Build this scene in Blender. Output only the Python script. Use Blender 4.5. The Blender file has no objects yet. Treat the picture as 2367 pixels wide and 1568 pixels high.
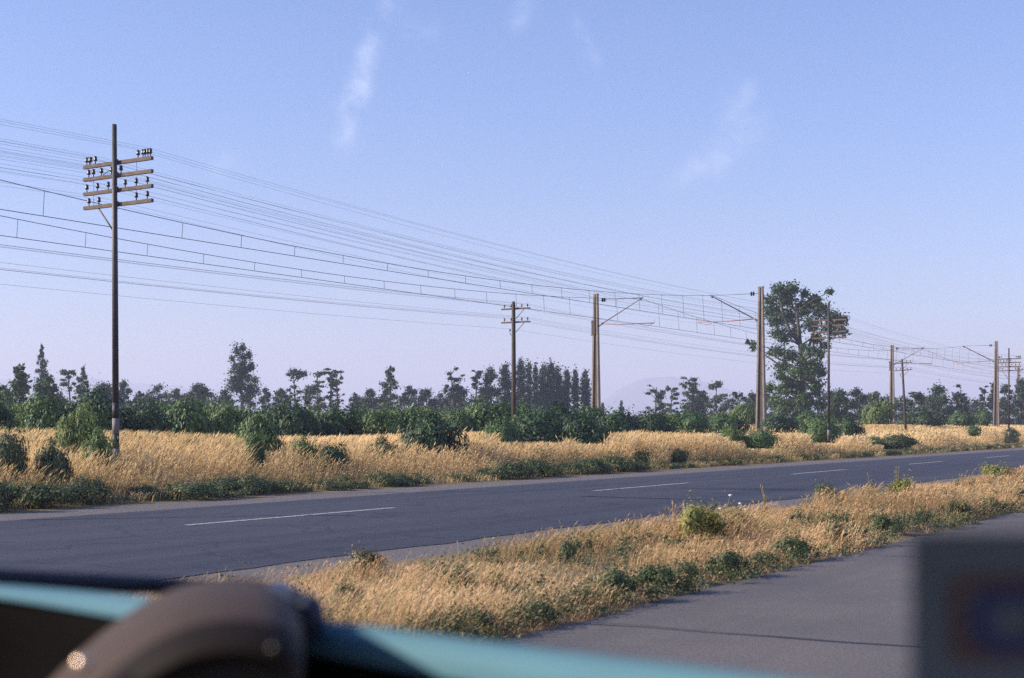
import bpy, math, random
import numpy as np
R = math.radians
rng = np.random.default_rng(7)
random.seed(7)
SC = bpy.context.scene
COL = SC.collection

# ------------------------------------------------------------------ measured frame
F = 3287.5; CX = 1183.5; HY = 985.0; EYE = 1.25            # focal length and horizon, in picture units
TH = math.atan((3150 - CX) / F); S = math.sin(TH); CO = math.cos(TH)

def W(t, d, z=0.0):                                         # t metres along the road, d metres to its left
    return (t*S - d*CO, t*CO + d*S, z)
def t_at(px, d):                                            # where a sight line crosses the lane offset d
    r = (px - CX)/F
    return d*(CO + r*S)/(S - r*CO)
def at(px, py, Y):
    return ((px - CX)/F*Y, Y, EYE - (py - HY)/F*Y)
def td(x, y):
    return x*S + y*CO, -x*CO + y*S

# ------------------------------------------------------------------ terrain height
PROF_D = [-9000, -14, -6, -4, 4.2, 4.6, 6, 7.6, 8.0, 15.6, 17.0, 20, 23, 26, 28.5, 31, 41, 44, 52, 9000]
PROF_Z = [-.15, -.15, -.1, 0, 0, .03, .08, .02, 0, 0, .03, .20, .28, .38, .60, .95, .95, .75, .7, .7]
def ground_z(d):
    return np.interp(d, PROF_D, PROF_Z)

# ------------------------------------------------------------------ materials
def mat(name):
    m = bpy.data.materials.new(name); m.use_nodes = True
    nt = m.node_tree
    return m, nt, nt.nodes['Principled BSDF'], nt.nodes['Material Output']
def nd(nt, kind, **kw):
    n = nt.nodes.new(kind)
    for k, v in kw.items(): setattr(n, k, v)
    return n
def ramp(nt, fac, stops):
    r = nd(nt, 'ShaderNodeValToRGB')
    e = r.color_ramp.elements
    while len(e) < len(stops): e.new(.5)
    for i, (p, c) in enumerate(stops):
        e[i].position = p; e[i].color = (*c, 1)
    nt.links.new(fac, r.inputs[0]); return r.outputs[0]
def noise(nt, scale, detail=4, rough=.6, vec=None, dim='3D'):
    n = nd(nt, 'ShaderNodeTexNoise'); n.inputs['Scale'].default_value = scale
    n.inputs['Detail'].default_value = detail; n.inputs['Roughness'].default_value = rough
    if vec is not None: nt.links.new(vec, n.inputs['Vector'])
    return n.outputs[0]
def mixc(nt, fac, a, b, mode='MIX'):
    m = nd(nt, 'ShaderNodeMix', data_type='RGBA', blend_type=mode)
    for s_, v in ((0, fac), (6, a), (7, b)):
        if isinstance(v, (int, float)): m.inputs[s_].default_value = v
        elif isinstance(v, tuple): m.inputs[s_].default_value = (*v, 1)
        else: nt.links.new(v, m.inputs[s_])
    return m.outputs[2]
def coords(nt, scale=(1,1,1), rot=0.0):
    g = nd(nt, 'ShaderNodeTexCoord'); mp = nd(nt, 'ShaderNodeMapping')
    mp.inputs['Scale'].default_value = scale; mp.inputs['Rotation'].default_value = (0,0,rot)
    nt.links.new(g.outputs['Object'], mp.inputs[0]); return mp.outputs[0]
def road_coords(nt, su, sv):
    g = nd(nt, 'ShaderNodeTexCoord'); cb = nd(nt, 'ShaderNodeCombineXYZ')
    for k_, ax, sc_ in ((0, (S, CO, 0), su), (1, (-CO, S, 0), sv)):
        n = nd(nt, 'ShaderNodeVectorMath', operation='DOT_PRODUCT'); nt.links.new(g.outputs['Object'], n.inputs[0]); n.inputs[1].default_value = tuple(c*sc_ for c in ax)
        nt.links.new(n.outputs['Value'], cb.inputs[k_])
    return cb.outputs[0]
def bump(nt, b, h, strength, dist):
    n = nd(nt, 'ShaderNodeBump'); n.inputs['Strength'].default_value = strength
    n.inputs['Distance'].default_value = dist
    nt.links.new(h, n.inputs['Height']); nt.links.new(n.outputs[0], b.inputs['Normal'])

def solid(name, col, rough=.6, metal=0.0, var=.25, scale=6, spec=None):
    m, nt, b, o = mat(name)
    v = noise(nt, scale, 5, .65, coords(nt))
    lo = tuple(c*(1-var) for c in col); hi = tuple(min(1, c*(1+var)) for c in col)
    nt.links.new(ramp(nt, v, [(.3, lo), (.7, hi)]), b.inputs['Base Color'])
    b.inputs['Roughness'].default_value = rough; b.inputs['Metallic'].default_value = metal
    if spec is not None: b.inputs['Specular IOR Level'].default_value = spec
    return m

def leafy(name, stops, trans=.35, rough=.55, spec=.3):
    m, nt, b, o = mat(name)
    a = nd(nt, 'ShaderNodeAttribute', attribute_name='tint')
    c = ramp(nt, a.outputs['Fac'], stops)
    nt.links.new(c, b.inputs['Base Color']); b.inputs['Roughness'].default_value = rough
    b.inputs['Specular IOR Level'].default_value = spec
    t = nd(nt, 'ShaderNodeBsdfTranslucent'); nt.links.new(c, t.inputs[0])
    mx = nd(nt, 'ShaderNodeMixShader'); mx.inputs[0].default_value = trans
    nt.links.new(b.outputs[0], mx.inputs[1]); nt.links.new(t.outputs[0], mx.inputs[2])
    nt.links.new(mx.outputs[0], o.inputs[0])
    return m

def asphalt_mat():
    m, nt, b, o = mat('asphalt')
    v = coords(nt, (1,1,1)); along = road_coords(nt, .035, 1.3)
    fine = noise(nt, 60, 3, .7, v); big = noise(nt, .35, 5, .6, v); streak = noise(nt, 1.0, 4, .6, along)
    c = ramp(nt, fine, [(.25, (.020,.019,.028)), (.75, (.044,.042,.057))])
    c = mixc(nt, ramp(nt, streak, [(.38, (0,0,0)), (.62, (.85,.85,.85))]), c, (.058,.054,.061))
    c = mixc(nt, ramp(nt, big, [(.40, (0,0,0)), (.7, (.45,.45,.45))]), c, (.030,.029,.036))
    cr = nd(nt, 'ShaderNodeTexVoronoi', feature='DISTANCE_TO_EDGE'); cr.inputs['Scale'].default_value = .55
    wv = nd(nt, 'ShaderNodeVectorMath', operation='ADD'); nt.links.new(v, wv.inputs[0])
    nz = nd(nt, 'ShaderNodeTexNoise'); nz.inputs['Scale'].default_value = 1.1; nz.inputs['Detail'].default_value = 5; nt.links.new(v, nz.inputs['Vector'])
    nt.links.new(nz.outputs['Color'], wv.inputs[1]); nt.links.new(wv.outputs[0], cr.inputs['Vector'])
    c = mixc(nt, ramp(nt, cr.outputs[0], [(.0, (.8,.8,.8)), (.022, (0,0,0))]), c, (.017,.016,.021))
    nt.links.new(c, b.inputs['Base Color']); b.inputs['Roughness'].default_value = .62
    b.inputs['Specular IOR Level'].default_value = .35
    bump(nt, b, fine, .5, .01); return m
def pavement_mat():
    m, nt, b, o = mat('worn_pavement')
    v = coords(nt); along = road_coords(nt, .06, 1.5)
    fine = noise(nt, 45, 4, .75, v); big = noise(nt, .5, 5, .6, v); streak = noise(nt, 1, 4, .6, along)
    c = ramp(nt, fine, [(.25, (.080,.069,.067)), (.75, (.215,.186,.176))])
    c = mixc(nt, ramp(nt, streak, [(.40, (0,0,0)), (.62, (.8,.8,.8))]), c, (.115,.103,.102))
    c = mixc(nt, ramp(nt, big, [(.42, (0,0,0)), (.66, (.75,.75,.75))]), c, (.092,.086,.090))
    nt.links.new(c, b.inputs['Base Color']); b.inputs['Roughness'].default_value = .8
    b.inputs['Specular IOR Level'].default_value = .3
    bump(nt, b, fine, .6, .01); return m
def gravel_mat():
    m, nt, b, o = mat('shoulder_gravel')
    v = coords(nt)
    fine = noise(nt, 22, 5, .8, v); big = noise(nt, .6, 5, .65, v)
    c = ramp(nt, fine, [(.3, (.070,.060,.062)), (.7, (.23,.195,.19))])
    c = mixc(nt, ramp(nt, big, [(.4, (0,0,0)), (.7, (.7,.7,.7))]), c, (.12,.115,.115))
    nt.links.new(c, b.inputs['Base Color']); b.inputs['Roughness'].default_value = .9
    bump(nt, b, fine, .9, .03); return m
def soil_mat():
    m, nt, b, o = mat('dry_soil')
    v = coords(nt)
    fine = noise(nt, 9, 6, .75, v); big = noise(nt, .12, 6, .6, v)
    c = ramp(nt, fine, [(.3, (.14,.095,.05)), (.7, (.34,.235,.12))])
    c = mixc(nt, ramp(nt, big, [(.48, (0,0,0)), (.62, (.8,.8,.8))]), c, (.10,.105,.05))
    nt.links.new(c, b.inputs['Base Color']); b.inputs['Roughness'].default_value = .95
    bump(nt, b, fine, .8, .08); return m
def hill_mat():
    m, nt, b, o = mat('hill_scrub')
    v = coords(nt); n1 = noise(nt, .012, 8, .65, v)
    nt.links.new(ramp(nt, n1, [(.35, (.05,.055,.03)), (.65, (.17,.14,.08))]), b.inputs['Base Color'])
    b.inputs['Roughness'].default_value = 1; return m
def paint_mat():
    m, nt, b, o = mat('worn_white_paint')
    v = coords(nt); n1 = noise(nt, 14, 6, .8, v)
    nt.links.new(ramp(nt, n1, [(.38, (.07,.07,.08)), (.52, (.38,.37,.36)), (.8, (.62,.61,.58))]), b.inputs['Base Color'])
    b.inputs['Roughness'].default_value = .7; return m

GR = (.80, .52, .235)
M = dict(
 asphalt=asphalt_mat(), pavement=pavement_mat(), gravel=gravel_mat(), soil=soil_mat(), hill=hill_mat(), paint=paint_mat(),
 tar=solid('tar_seal', (.018,.018,.022), .5),
 straw=leafy('straw', [(0,(.30,.20,.10)),(.3,(.62,.43,.21)),(.7,(.90,.64,.32)),(.96,(.95,.75,.44)),(1,(.22,.25,.10))], .50, .6, .25),
 median=leafy('median_straw', [(0,(.26,.17,.095)),(.3,(.54,.345,.17)),(.7,(.80,.53,.28)),(.9,(.90,.66,.41)),(.93,(.16,.19,.08)),(1,(.24,.25,.10))], .45, .65, .2),
 bush=leafy('bush_leaves', [(0,(.034,.070,.028)),(.5,(.072,.135,.048)),(1,(.145,.215,.07))], .25),
 bush_dark=leafy('dark_bush_leaves', [(0,(.016,.036,.018)),(.6,(.036,.074,.030)),(1,(.075,.13,.045))], .15),
 bush_light=leafy('light_bush_leaves', [(0,(.06,.10,.036)),(.5,(.13,.20,.065)),(1,(.24,.29,.10))], .38),
 weed_brown=leafy('brown_weed_leaves', [(0,(.07,.065,.035)),(.5,(.17,.14,.07)),(.8,(.16,.18,.08)),(1,(.38,.29,.16))], .3),
 weed_yellow=leafy('yellow_weed_leaves', [(0,(.09,.11,.03)),(.5,(.26,.26,.07)),(1,(.46,.40,.12))], .35),
 weed=leafy('weed_leaves', [(0,(.030,.055,.024)),(.5,(.075,.115,.045)),(.8,(.16,.18,.08)),(1,(.34,.26,.14))], .28),
 scrub=leafy('scrub_leaves', [(0,(.06,.11,.040)),(.5,(.125,.20,.068)),(.85,(.22,.28,.10)),(1,(.36,.30,.15))], .33),
 tree=leafy('tree_leaves', [(0,(.028,.055,.028)),(.6,(.052,.098,.042)),(1,(.10,.155,.06))], .28),
 tree_dark=leafy('dark_tree_leaves', [(0,(.018,.036,.024)),(.7,(.034,.060,.036)),(1,(.065,.095,.048))], .2),
 bigtree=leafy('big_tree_leaves', [(0,(.026,.056,.020)),(.6,(.060,.115,.036)),(1,(.13,.21,.055))], .36),
 bark=solid('bark', (.075,.062,.052), .9, 0, .4, 3),
 stem=solid('weed_stem', (.20,.17,.08), .8, 0, .3),
 flower=solid('white_petal', (.75,.74,.70), .7, 0, .05),
 polewood=solid('dark_pole_wood', (.060,.046,.040), .75, 0, .35, 5),
 steel=solid('rail_steel', (.050,.044,.048), .55, .1, .3, 5),
 arm=solid('crossarm_wood', (.12,.082,.062), .8, 0, .3, 7),
 arm_red=solid('red_brown_arm', (.10,.055,.042), .7, 0, .3, 7),
 insul=solid('glazed_insulator', (.030,.026,.035), .3, 0, .2),
 iron=solid('rusty_iron', (.11,.080,.070), .6, .4, .3),
 band_black=solid('black_band_paint', (.016,.016,.020), .6),
 band_white=solid('white_band_paint', (.20,.175,.175), .7, 0, .2),
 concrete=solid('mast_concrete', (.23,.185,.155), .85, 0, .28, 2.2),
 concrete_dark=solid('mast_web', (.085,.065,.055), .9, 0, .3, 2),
 galv=solid('galvanised_tube', (.16,.15,.16), .5, .4, .2),
 red_tube=solid('red_painted_tube', (.34,.14,.10), .6, 0, .2),
 wire=solid('copper_wire', (.035,.030,.040), .5, .3, .1),
 wire_thin=solid('telegraph_wire', (.26,.23,.26), .5, .2, .1),
 turq=solid('turquoise_enamel', (.095,.205,.262), .7, 0, .08, 3, .10),
 vinyl=solid('dark_vinyl', (.010,.009,.011), .5, 0, .2, 20),
 dashface=solid('brown_dash_face', (.006,.005,.005), .8, 0, .2, 10, .06),
 hood=solid('grey_brown_vinyl', (.060,.040,.030), .65, 0, .12, 8, .15),
 hood_shaded=solid('shaded_hood_vinyl', (.014,.010,.009), .7, 0, .12, 8, .12),  # darker hood vinyl: the shade inside the hood put into the colour
 black=solid('gauge_black', (.004,.004,.006), .5),
 navy=solid('navy_plastic', (.014,.022,.055), .45),
 rubber=solid('rubber', (.010,.011,.022), .5),
 chrome=solid('chrome', (.9,.66,.50), .40, 1.0, .02),
 chrome_dull=solid('dull_chrome', (.028,.026,.022), .35, 1.0, .02),
 card=solid('card_board', (.105,.125,.135), .8, 0, .1, 30),
 cardred=solid('card_red_ink', (.115,.05,.035), .8, 0, .1),
 cardblue=solid('card_blue_ink', (.032,.038,.115), .8, 0, .1),
)
def glass_mat():
    m, nt, b, o = mat('windscreen_glass')
    tr = nd(nt, 'ShaderNodeBsdfTransparent'); tr.inputs[0].default_value = (.975,.985,.985,1)
    gl = nd(nt, 'ShaderNodeBsdfGlossy'); gl.inputs['Roughness'].default_value = .0
    mx = nd(nt, 'ShaderNodeMixShader'); mx.inputs[0].default_value = .012
    nt.links.new(tr.outputs[0], mx.inputs[1]); nt.links.new(gl.outputs[0], mx.inputs[2])
    nt.links.new(mx.outputs[0], o.inputs[0]); return m
M['glass'] = glass_mat()

# ------------------------------------------------------------------ objects and meshes
def tag(o, label=None, cat=None, group=None, kind=None):
    for k, v in (('label', label), ('category', cat), ('group', group), ('kind', kind)):
        if v: o[k] = v
    return o
def empty(name, loc=(0,0,0), rz=0.0, label=None, cat=None, group=None):
    o = bpy.data.objects.new(name, None); COL.objects.link(o)
    o.location = loc; o.rotation_euler = (0,0,rz); o.empty_display_size = .3
    return tag(o, label, cat, group)
def link(name, me, m, parent=None, loc=None):
    o = bpy.data.objects.new(name, me); COL.objects.link(o)
    if m is not None and not me.materials: me.materials.append(m)
    if parent is not None: o.parent = parent
    if loc is not None: o.location = loc
    return o
def np_mesh(name, v, q, tint=None, smooth=False):
    v = np.asarray(v, np.float32); q = np.asarray(q, np.int32)
    me = bpy.data.meshes.new(name)
    me.vertices.add(len(v)); me.vertices.foreach_set('co', v.ravel())
    k = q.shape[1]
    me.loops.add(q.size); me.loops.foreach_set('vertex_index', q.ravel())
    me.polygons.add(len(q)); me.polygons.foreach_set('loop_start', np.arange(0, q.size, k, dtype=np.int32))
    if smooth: me.polygons.foreach_set('use_smooth', np.ones(len(q), bool))
    if tint is not None:
        a = me.attributes.new('tint', 'FLOAT', 'POINT'); a.data.foreach_set('value', np.asarray(tint, np.float32))
    me.update(calc_edges=True); return me

class MB:
    def __init__(s): s.v = []; s.f = []; s.sm = []
    def add(s, vs, fs, smooth=False):
        o = len(s.v); s.v += [tuple(p) for p in vs]; s.f += [tuple(o+i for i in f) for f in fs]; s.sm += [smooth]*len(fs)
    def box(s, c, size, ax=None, ay=None):
        """box with horizontal axis ax (unit xy vector)"""
        ax = ax or (1,0); ay = ay or (-ax[1], ax[0])
        vs = []
        for k in (-.5,.5):
            for j in (-.5,.5):
                for i in (-.5,.5):
                    vs.append((c[0]+ax[0]*i*size[0]+ay[0]*j*size[1], c[1]+ax[1]*i*size[0]+ay[1]*j*size[1], c[2]+k*size[2]))
        s.add(vs, [(0,2,3,1),(4,5,7,6),(0,1,5,4),(2,6,7,3),(0,4,6,2),(1,3,7,5)])
    def tube(s, pts, r, n=8, smooth=True):
        pts = [np.array(p, float) for p in pts]
        rs = r if isinstance(r, (list, tuple)) else [r]*len(pts)
        vs = []; fs = []; pu = None
        for i, p in enumerate(pts):
            tdir = pts[min(i+1, len(pts)-1)] - pts[max(i-1, 0)]; tdir /= (np.linalg.norm(tdir)+1e-9)
            ref = pu if pu is not None else (np.array((0,0,1.)) if abs(tdir[2]) < .9 else np.array((1.,0,0)))
            u = ref - tdir*np.dot(ref, tdir); u /= np.linalg.norm(u); pu = u
            w = np.cross(tdir, u)
            for k in range(n):
                a = 2*math.pi*k/n; vs.append(p + rs[i]*(u*math.cos(a)+w*math.sin(a)))
        for i in range(len(pts)-1):
            for k in range(n):
                a = i*n+k; b_ = i*n+(k+1)%n; fs.append((a, b_, b_+n, a+n))
        fs.append(tuple(range(n))[::-1]); fs.append(tuple((len(pts)-1)*n+k for k in range(n)))
        s.add(vs, fs, smooth)
    def lathe(s, c, prof, n=10):
        """prof: (radius, z) list turned round a vertical axis at c"""
        vs = []; fs = []
        for r_, z in prof:
            for k in range(n):
                a = 2*math.pi*k/n; vs.append((c[0]+r_*math.cos(a), c[1]+r_*math.sin(a), c[2]+z))
        for i in range(len(prof)-1):
            for k in range(n):
                a = i*n+k; b_ = i*n+(k+1)%n; fs.append((a, b_, b_+n, a+n))
        fs.append(tuple(range(n))[::-1]); fs.append(tuple((len(prof)-1)*n+k for k in range(n)))
        s.add(vs, fs, True)
    def mesh(s, name):
        me = bpy.data.meshes.new(name); me.from_pydata(s.v, [], s.f)
        me.polygons.foreach_set('use_smooth', s.sm); me.update(); return me
    def build(s, name, m, parent=None, loc=None):
        return link(name, s.mesh(name), M[m], parent, loc)

def copy_tree(o, parent=None):
    c = o.copy(); COL.objects.link(c); c.parent = parent
    for ch in list(o.children): copy_tree(ch, c)
    return c

AXT = (S, CO); AXD = (-CO, S)                                # along the road / across it
RZ = math.atan2(CO, S)                                       # heading of the road
# ------------------------------------------------------------------ ground, roads
def sheet(name, ts, ds, zf, m, kind='structure', edge=None, amp=.1):
    v = []; 
    for t in ts:
        for d in ds: v.append(W(t, ragged(t, d, edge, amp) if edge else d, zf(t, d)))
    nd_ = len(ds); q = []
    for i in range(len(ts)-1):
        for j in range(nd_-1):
            a = i*nd_+j; q.append((a, a+nd_, a+nd_+1, a+1))
    me = np_mesh(name, v, q, smooth=True)
    o = link(name, me, M[m]); tag(o, kind=kind); return o
ts = [-5600,-1500,-400,-120]+list(np.arange(-60, 260, 3.0))+[300,400,600,1000,2000,5600]
ds = [-5600,-1000,-200,-60,-20,-14,-8,-6,-4,0,4.2,4.6,5.2,6,7,7.6,8,11,15.6,16.3,17,18,19,20,21,22,23,24,25,26,27,28.5,29.5,31,34,37,41,44,48,52,60,80,120,200,400,1000,5600]
def gz(t, d):
    z = float(ground_z(d))
    if d > 17: z += .08*math.sin(t*.31+d*.7)*min(1, (d-17)/4)*(1 if d < 60 else 0)
    return z-.012
sheet('ground', ts, ds, gz, 'soil')
lt = [-300,-60]+list(np.arange(-20, 90, .5))+list(np.arange(90, 240, 4.0))+[300,500,1500]
def ragged(t, d, edge, amp):
    return d + (amp*(math.sin(t*1.7+d)+.7*math.sin(t*4.3+1)+.6*math.sin(t*9.1+d*2)+random.uniform(-.5,.5))*.4 if abs(d-edge) < .01 else 0)
sheet('road', lt, [8.35, 9.5, 12.1, 14, 15.22], lambda t,d: .012 + .05*(1-abs(d-11.8)/3.45), 'asphalt', edge=8.35, amp=.09)
sheet('pavement', lt, [-3.4, 0, 3, 4.27], lambda t,d: .012 + .02*(1-abs(d-.4)/3.9), 'pavement', edge=4.27, amp=.06)
sheet('gravel_path', lt, [15.0, 15.8, 16.9], lambda t,d: .004+ (.012 if d>15.1 and d<16.5 else 0), 'gravel', edge=16.9, amp=.2)
sheet('gravel_path', lt, [6.9, 7.45, 8.0, 8.5], lambda t,d: .006 if d > 7.4 else .03, 'gravel')
# centre dashes: four visible, 4 m paint 6.4 m apart
t0a, t0b = t_at(430, 12.11), t_at(910, 12.11)
for k in range(-1, 7):
    per = 10.55
    a = t0a + k*per; b_ = a + (t0b-t0a)
    zz = .012+.05*(1-abs(12.11-11.8)/3.45)+.004
    v = [W(t, d, zz) for t in np.linspace(a, b_, 5) for d in (12.05, 12.17)]
    q = [(2*i, 2*i+2, 2*i+3, 2*i+1) for i in range(4)]
    o = link('road_marking', np_mesh('road_marking', v, q), M['paint']); tag(o, kind='structure')
# tar-sealed joints across the two carriageways
def seal(t1, d1, t2, d2, w, z):
    v = []; n = 14
    for i in range(n+1):
        f = i/n; t = t1+(t2-t1)*f+random.uniform(-.03,.03); d = d1+(d2-d1)*f
        ww = w*random.uniform(.6, 1.2)
        dz = z if d < 5 else .012+.05*(1-abs(d-11.8)/3.45)+.004
        v += [W(t-ww/2, d, dz), W(t+ww/2, d, dz)]
    o = link('road_crack', np_mesh('road_crack', v, [(2*i, 2*i+1, 2*i+3, 2*i+2) for i in range(n)]), M['tar']); tag(o, kind='structure')
for px, py in ((1360,1445), (1985,1300), (2330,1180)):
    dd = 4.15; t = t_at(px, dd); seal(t, dd, t+.15, -1.5, .026, .012+.02*.1+.012)
for px in (1350, 2160): 
    t = t_at(px, 11.4); seal(t, 11.5, t+.6, 8.5, .14, 0)
t = t_at(120, 14.6); seal(t, 15.1, t+2.5, 11.6, .09, 0)

# hills far away: two low ridges
def ridge(pts, Y, thick):
    v = []; q = []; n = 90
    xs = np.linspace(pts[0][0], pts[-1][0], n)
    ys = np.interp(xs, [p[0] for p in pts], [p[1] for p in pts])
    ys = np.convolve(np.pad(ys, 4, 'edge'), np.ones(9)/9, 'valid') + rng.normal(0, 1.3, n)
    rows = [(-.9, 0), (-.45, .45), (-.15, .85), (0, 1), (.4, .7), (1, 0)]
    for k, (off, hf) in enumerate(rows):
        for i in range(n):
            p = at(xs[i], ys[i], Y); h = max(0, p[2]-.8)
            jit = rng.normal(0, .05)*h if 0 < hf < 1 else 0
            v.append((p[0]*(1+off*thick/Y), Y+off*thick, .75 + h*hf + jit))
    for k in range(len(rows)-1):
        for i in range(n-1):
            a = k*n+i; q.append((a, a+1, a+n+1, a+n))
    o = link('hills', np_mesh('hills', v, q, smooth=True), M['hill']); tag(o, kind='structure')
ridge([(1340,985),(1400,915),(1440,885),(1475,872),(1560,868),(1630,880),(1720,915),(1800,930),(2000,930),(2500,950),(2800,985)], 4900, 500)
ridge([(-700,985),(-300,890),(0,880),(120,868),(240,878),(330,886),(460,895),(560,912),(700,925),(900,950),(1100,985)], 5100, 450)

# ------------------------------------------------------------------ foliage tools
def leaves_np(C, rad, size, out=None, up=.35, aspect=.6, ow=1.1):
    """diamond leaves at centres C (N,3); returns verts, quads"""
    n = len(C)
    nr = rng.normal(size=(n,3))
    if out is not None: nr += out*ow
    nr[:,2] += up; nr /= np.linalg.norm(nr, axis=1, keepdims=True)+1e-9
    a = rng.normal(size=(n,3)); u = np.cross(nr, a); u /= np.linalg.norm(u, axis=1, keepdims=True)+1e-9
    w = np.cross(nr, u)
    sz = size*rng.uniform(.55, 1.35, (n,1))
    v = np.stack([C-u*sz, C-w*sz*aspect+nr*sz*.12, C+u*sz, C+w*sz*aspect+nr*sz*.12], 1).reshape(-1,3)
    return v, np.arange(4*n).reshape(-1,4)
def clump_points(clumps, n, shell=False):
    """clumps: (x,y,z,rx,ry,rz); n points shared by volume, thicker near each clump's skin"""
    cl = np.array(clumps, float); w = (cl[:,3]*cl[:,5]); w /= w.sum()
    idx = rng.choice(len(cl), n, p=w)
    d = rng.normal(size=(n,3)); d /= np.linalg.norm(d, axis=1, keepdims=True)
    r = np.where(rng.uniform(0,1,(n,1)) < .35, rng.uniform(0,1,(n,1))**.5, np.abs(rng.normal(0,.75,(n,1))))
    r = np.minimum(r, 1.7)*rng.uniform(.9, 1.12, (n,1))
    if shell: r = rng.uniform(.72, 1.06, (n,1))
    c = cl[idx]
    P = c[:,:3] + d*r*c[:,3:6]
    return P, d, idx
def crown_mesh(name, clumps, n, size, tlo=.1, thi=.9):
    P, d, idx = clump_points(clumps, n)
    v, q = leaves_np(P, 1, size, d)
    ct = rng.uniform(-.22, .22, len(clumps))
    t = np.clip(rng.uniform(tlo, thi, n)+ct[idx], 0, 1)
    return np_mesh(name, v, q, np.repeat(t, 4))

# ------------------------------------------------------------------ bushes (shared shapes, each its own thing)
def bush_shape(seed, n, leaf, lump, flat=1.0):
    """unit dome: about 1 wide each way from centre, 1 high"""
    r_ = np.random.default_rng(seed); cl = []
    for k in range(lump):
        a = r_.uniform(0, 2*math.pi); rr = r_.uniform(.0, .68)**.8
        h = (1-(rr/.95)**2)**.5*r_.uniform(.45, .80)*flat
        s_ = r_.uniform(.20, .36)
        cl.append((rr*math.cos(a), rr*math.sin(a), max(.12, h-.05), s_, s_, s_*.85))
    if lump > 16: cl.append((0,0,.35,.62,.62,.42))
    P, d, idx = clump_points(cl, n, lump > 16)
    if lump <= 16: P += r_.normal(0, .07, (n,3))*np.array((1,1,.8))
    # spray of longer twigs breaking the outline
    k = int(n*.08); j = r_.integers(0, n, k)
    P[j] += d[j]*r_.uniform(.05, .22, (k,1)); P[j,2] += r_.uniform(0,.10,k)
    P[:,2] = np.maximum(P[:,2], .02)
    Q = P-np.array((0,0,.25)); Q /= np.linalg.norm(Q, axis=1, keepdims=True)+1e-6
    v, q = leaves_np(P, 1, leaf, Q*.8+d*.45, ow=3.2, up=.25)
    ct = r_.uniform(-.25,.25,len(cl)); t = np.clip(rng.uniform(.1,.9,n)+ct[idx], 0, 1)
    return np_mesh('foliage', v, q, np.repeat(t,4))
def stem_shape(seed, k=5):
    r_ = random.Random(seed); b = MB()
    for i in range(k):
        a = r_.uniform(0, 6.28); q = r_.uniform(.15,.45)
        b.tube([(0.05*math.cos(a),.05*math.sin(a),-.15),(q*.5*math.cos(a),q*.5*math.sin(a),.3),(q*math.cos(a),q*math.sin(a),.65)], [.03,.02,.008], 5)
    return b.mesh('stem')
BSH = {k: [bush_shape(100+i*7+ord(k[0]), n, lf, lp) for i in range(3)] for k, n, lf, lp in
       (('near', 7500, .040, 22), ('mid', 5200, .050, 20), ('weed', 2600, .046, 13))}
STM = [stem_shape(i) for i in range(3)]
for s_ in STM: s_.materials.append(M['bark'])
bcount = [0]
CLEAR = []
def mesh_with(me, m):
    key = me.name + m
    if key not in mesh_with.c:
        c = me.copy(); c.materials.clear(); c.materials.append(M[m]); mesh_with.c[key] = c
    return mesh_with.c[key]
mesh_with.c = {}
def bush(px, top, w, d, m, label, kind='near', name='bush', group='bushes along the railway side of the road', cat='bush', base=None):
    """px centre, top row and width as measured in the photograph, standing at lane offset d"""
    i = bcount[0]; bcount[0] += 1
    t = t_at(px, d); p = W(t, d); z0 = float(ground_z(d))-.05
    rad = w*p[1]/F*.5
    zt = EYE-(top-HY)/F*p[1]
    if base: CLEAR.append((px, w, base, p[1]))
    e = empty(name, (p[0], p[1], z0), random.uniform(0,6.28), label, cat, group)
    h = max(.15, zt - z0)
    e.scale = (rad/.74, rad/.74, h/.90)
    link('foliage', mesh_with(BSH[kind][i%3], m), None, e)
    link('stem', STM[i%3], None, e)
    return e

B = bush
# in the tall dry grass, nearest first
B(190, 948, 96, 20.3, 'bush_light', 'rounded bright green bush standing in tall grass just left of the tall banded pole', 'near', base=1040)
B(228, 1000, 78, 19.3, 'bush_light', 'small yellow-green bush at the foot of the tall banded pole', 'near', base=1050)
B(602, 950, 104, 21, 'bush', 'tall upright green bush in dry grass, spilling down towards the road', 'near', base=1052)
B(590, 1000, 52, 19.3, 'bush', 'narrow dusty green bush trailing below the tall upright bush', 'near', base=1075)
B(998, 962, 128, 20, 'bush_dark', 'dense dark round bush alone in dry grass left of the short wooden pole', 'near', base=1036)
B(1165, 965, 96, 21.6, 'bush', 'green bush with feathery top left of the foot of the short wooden pole', 'near', base=1030)
B(1240, 956, 160, 22.3, 'bush_dark', 'wide dark bush hiding the foot of the short wooden pole', 'near', base=1030)
B(1352, 968, 112, 20.8, 'bush_dark', 'dark dome of a bush with lighter top below the concrete mast in the middle', 'near', base=1033)
B(702, 1010, 70, 19.4, 'bush_light', 'pale straggly green bush in the dry grass below the dark scrub', 'near', base=1048)
B(768, 1030, 84, 18.9, 'bush_dark', 'low dark bush sunk in dry grass beside the pale straggly one', 'near', base=1058)
B(882, 1015, 76, 19.6, 'weed', 'low grey-green bush in the dry grass left of the dense dark round bush', 'near', base=1036)
B(1748, 994, 104, 19.8, 'bush', 'low rounded bush in the dry grass in front of the near concrete mast', 'near', base=1040)
B(1688, 990, 60, 20.4, 'bush_light', 'small pale bush touching the low rounded bush by the near concrete mast', 'near', base=1025)
B(1566, 1040, 58, 18.4, 'weed', 'small dusty bush near the road edge beside the painted dash', 'near', base=1085)
B(1478, 1042, 56, 18.7, 'bush_light', 'thin pale bush in dry grass left of the small dusty bush', 'near', base=1072)
B(1896, 966, 96, 20.6, 'bush', 'green bush in front of the banded pole by the big tree', 'near', base=1028)
B(1962, 968, 66, 22.5, 'bush_dark', 'dark bush right of the banded pole by the big tree', 'near', base=1010)
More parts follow.
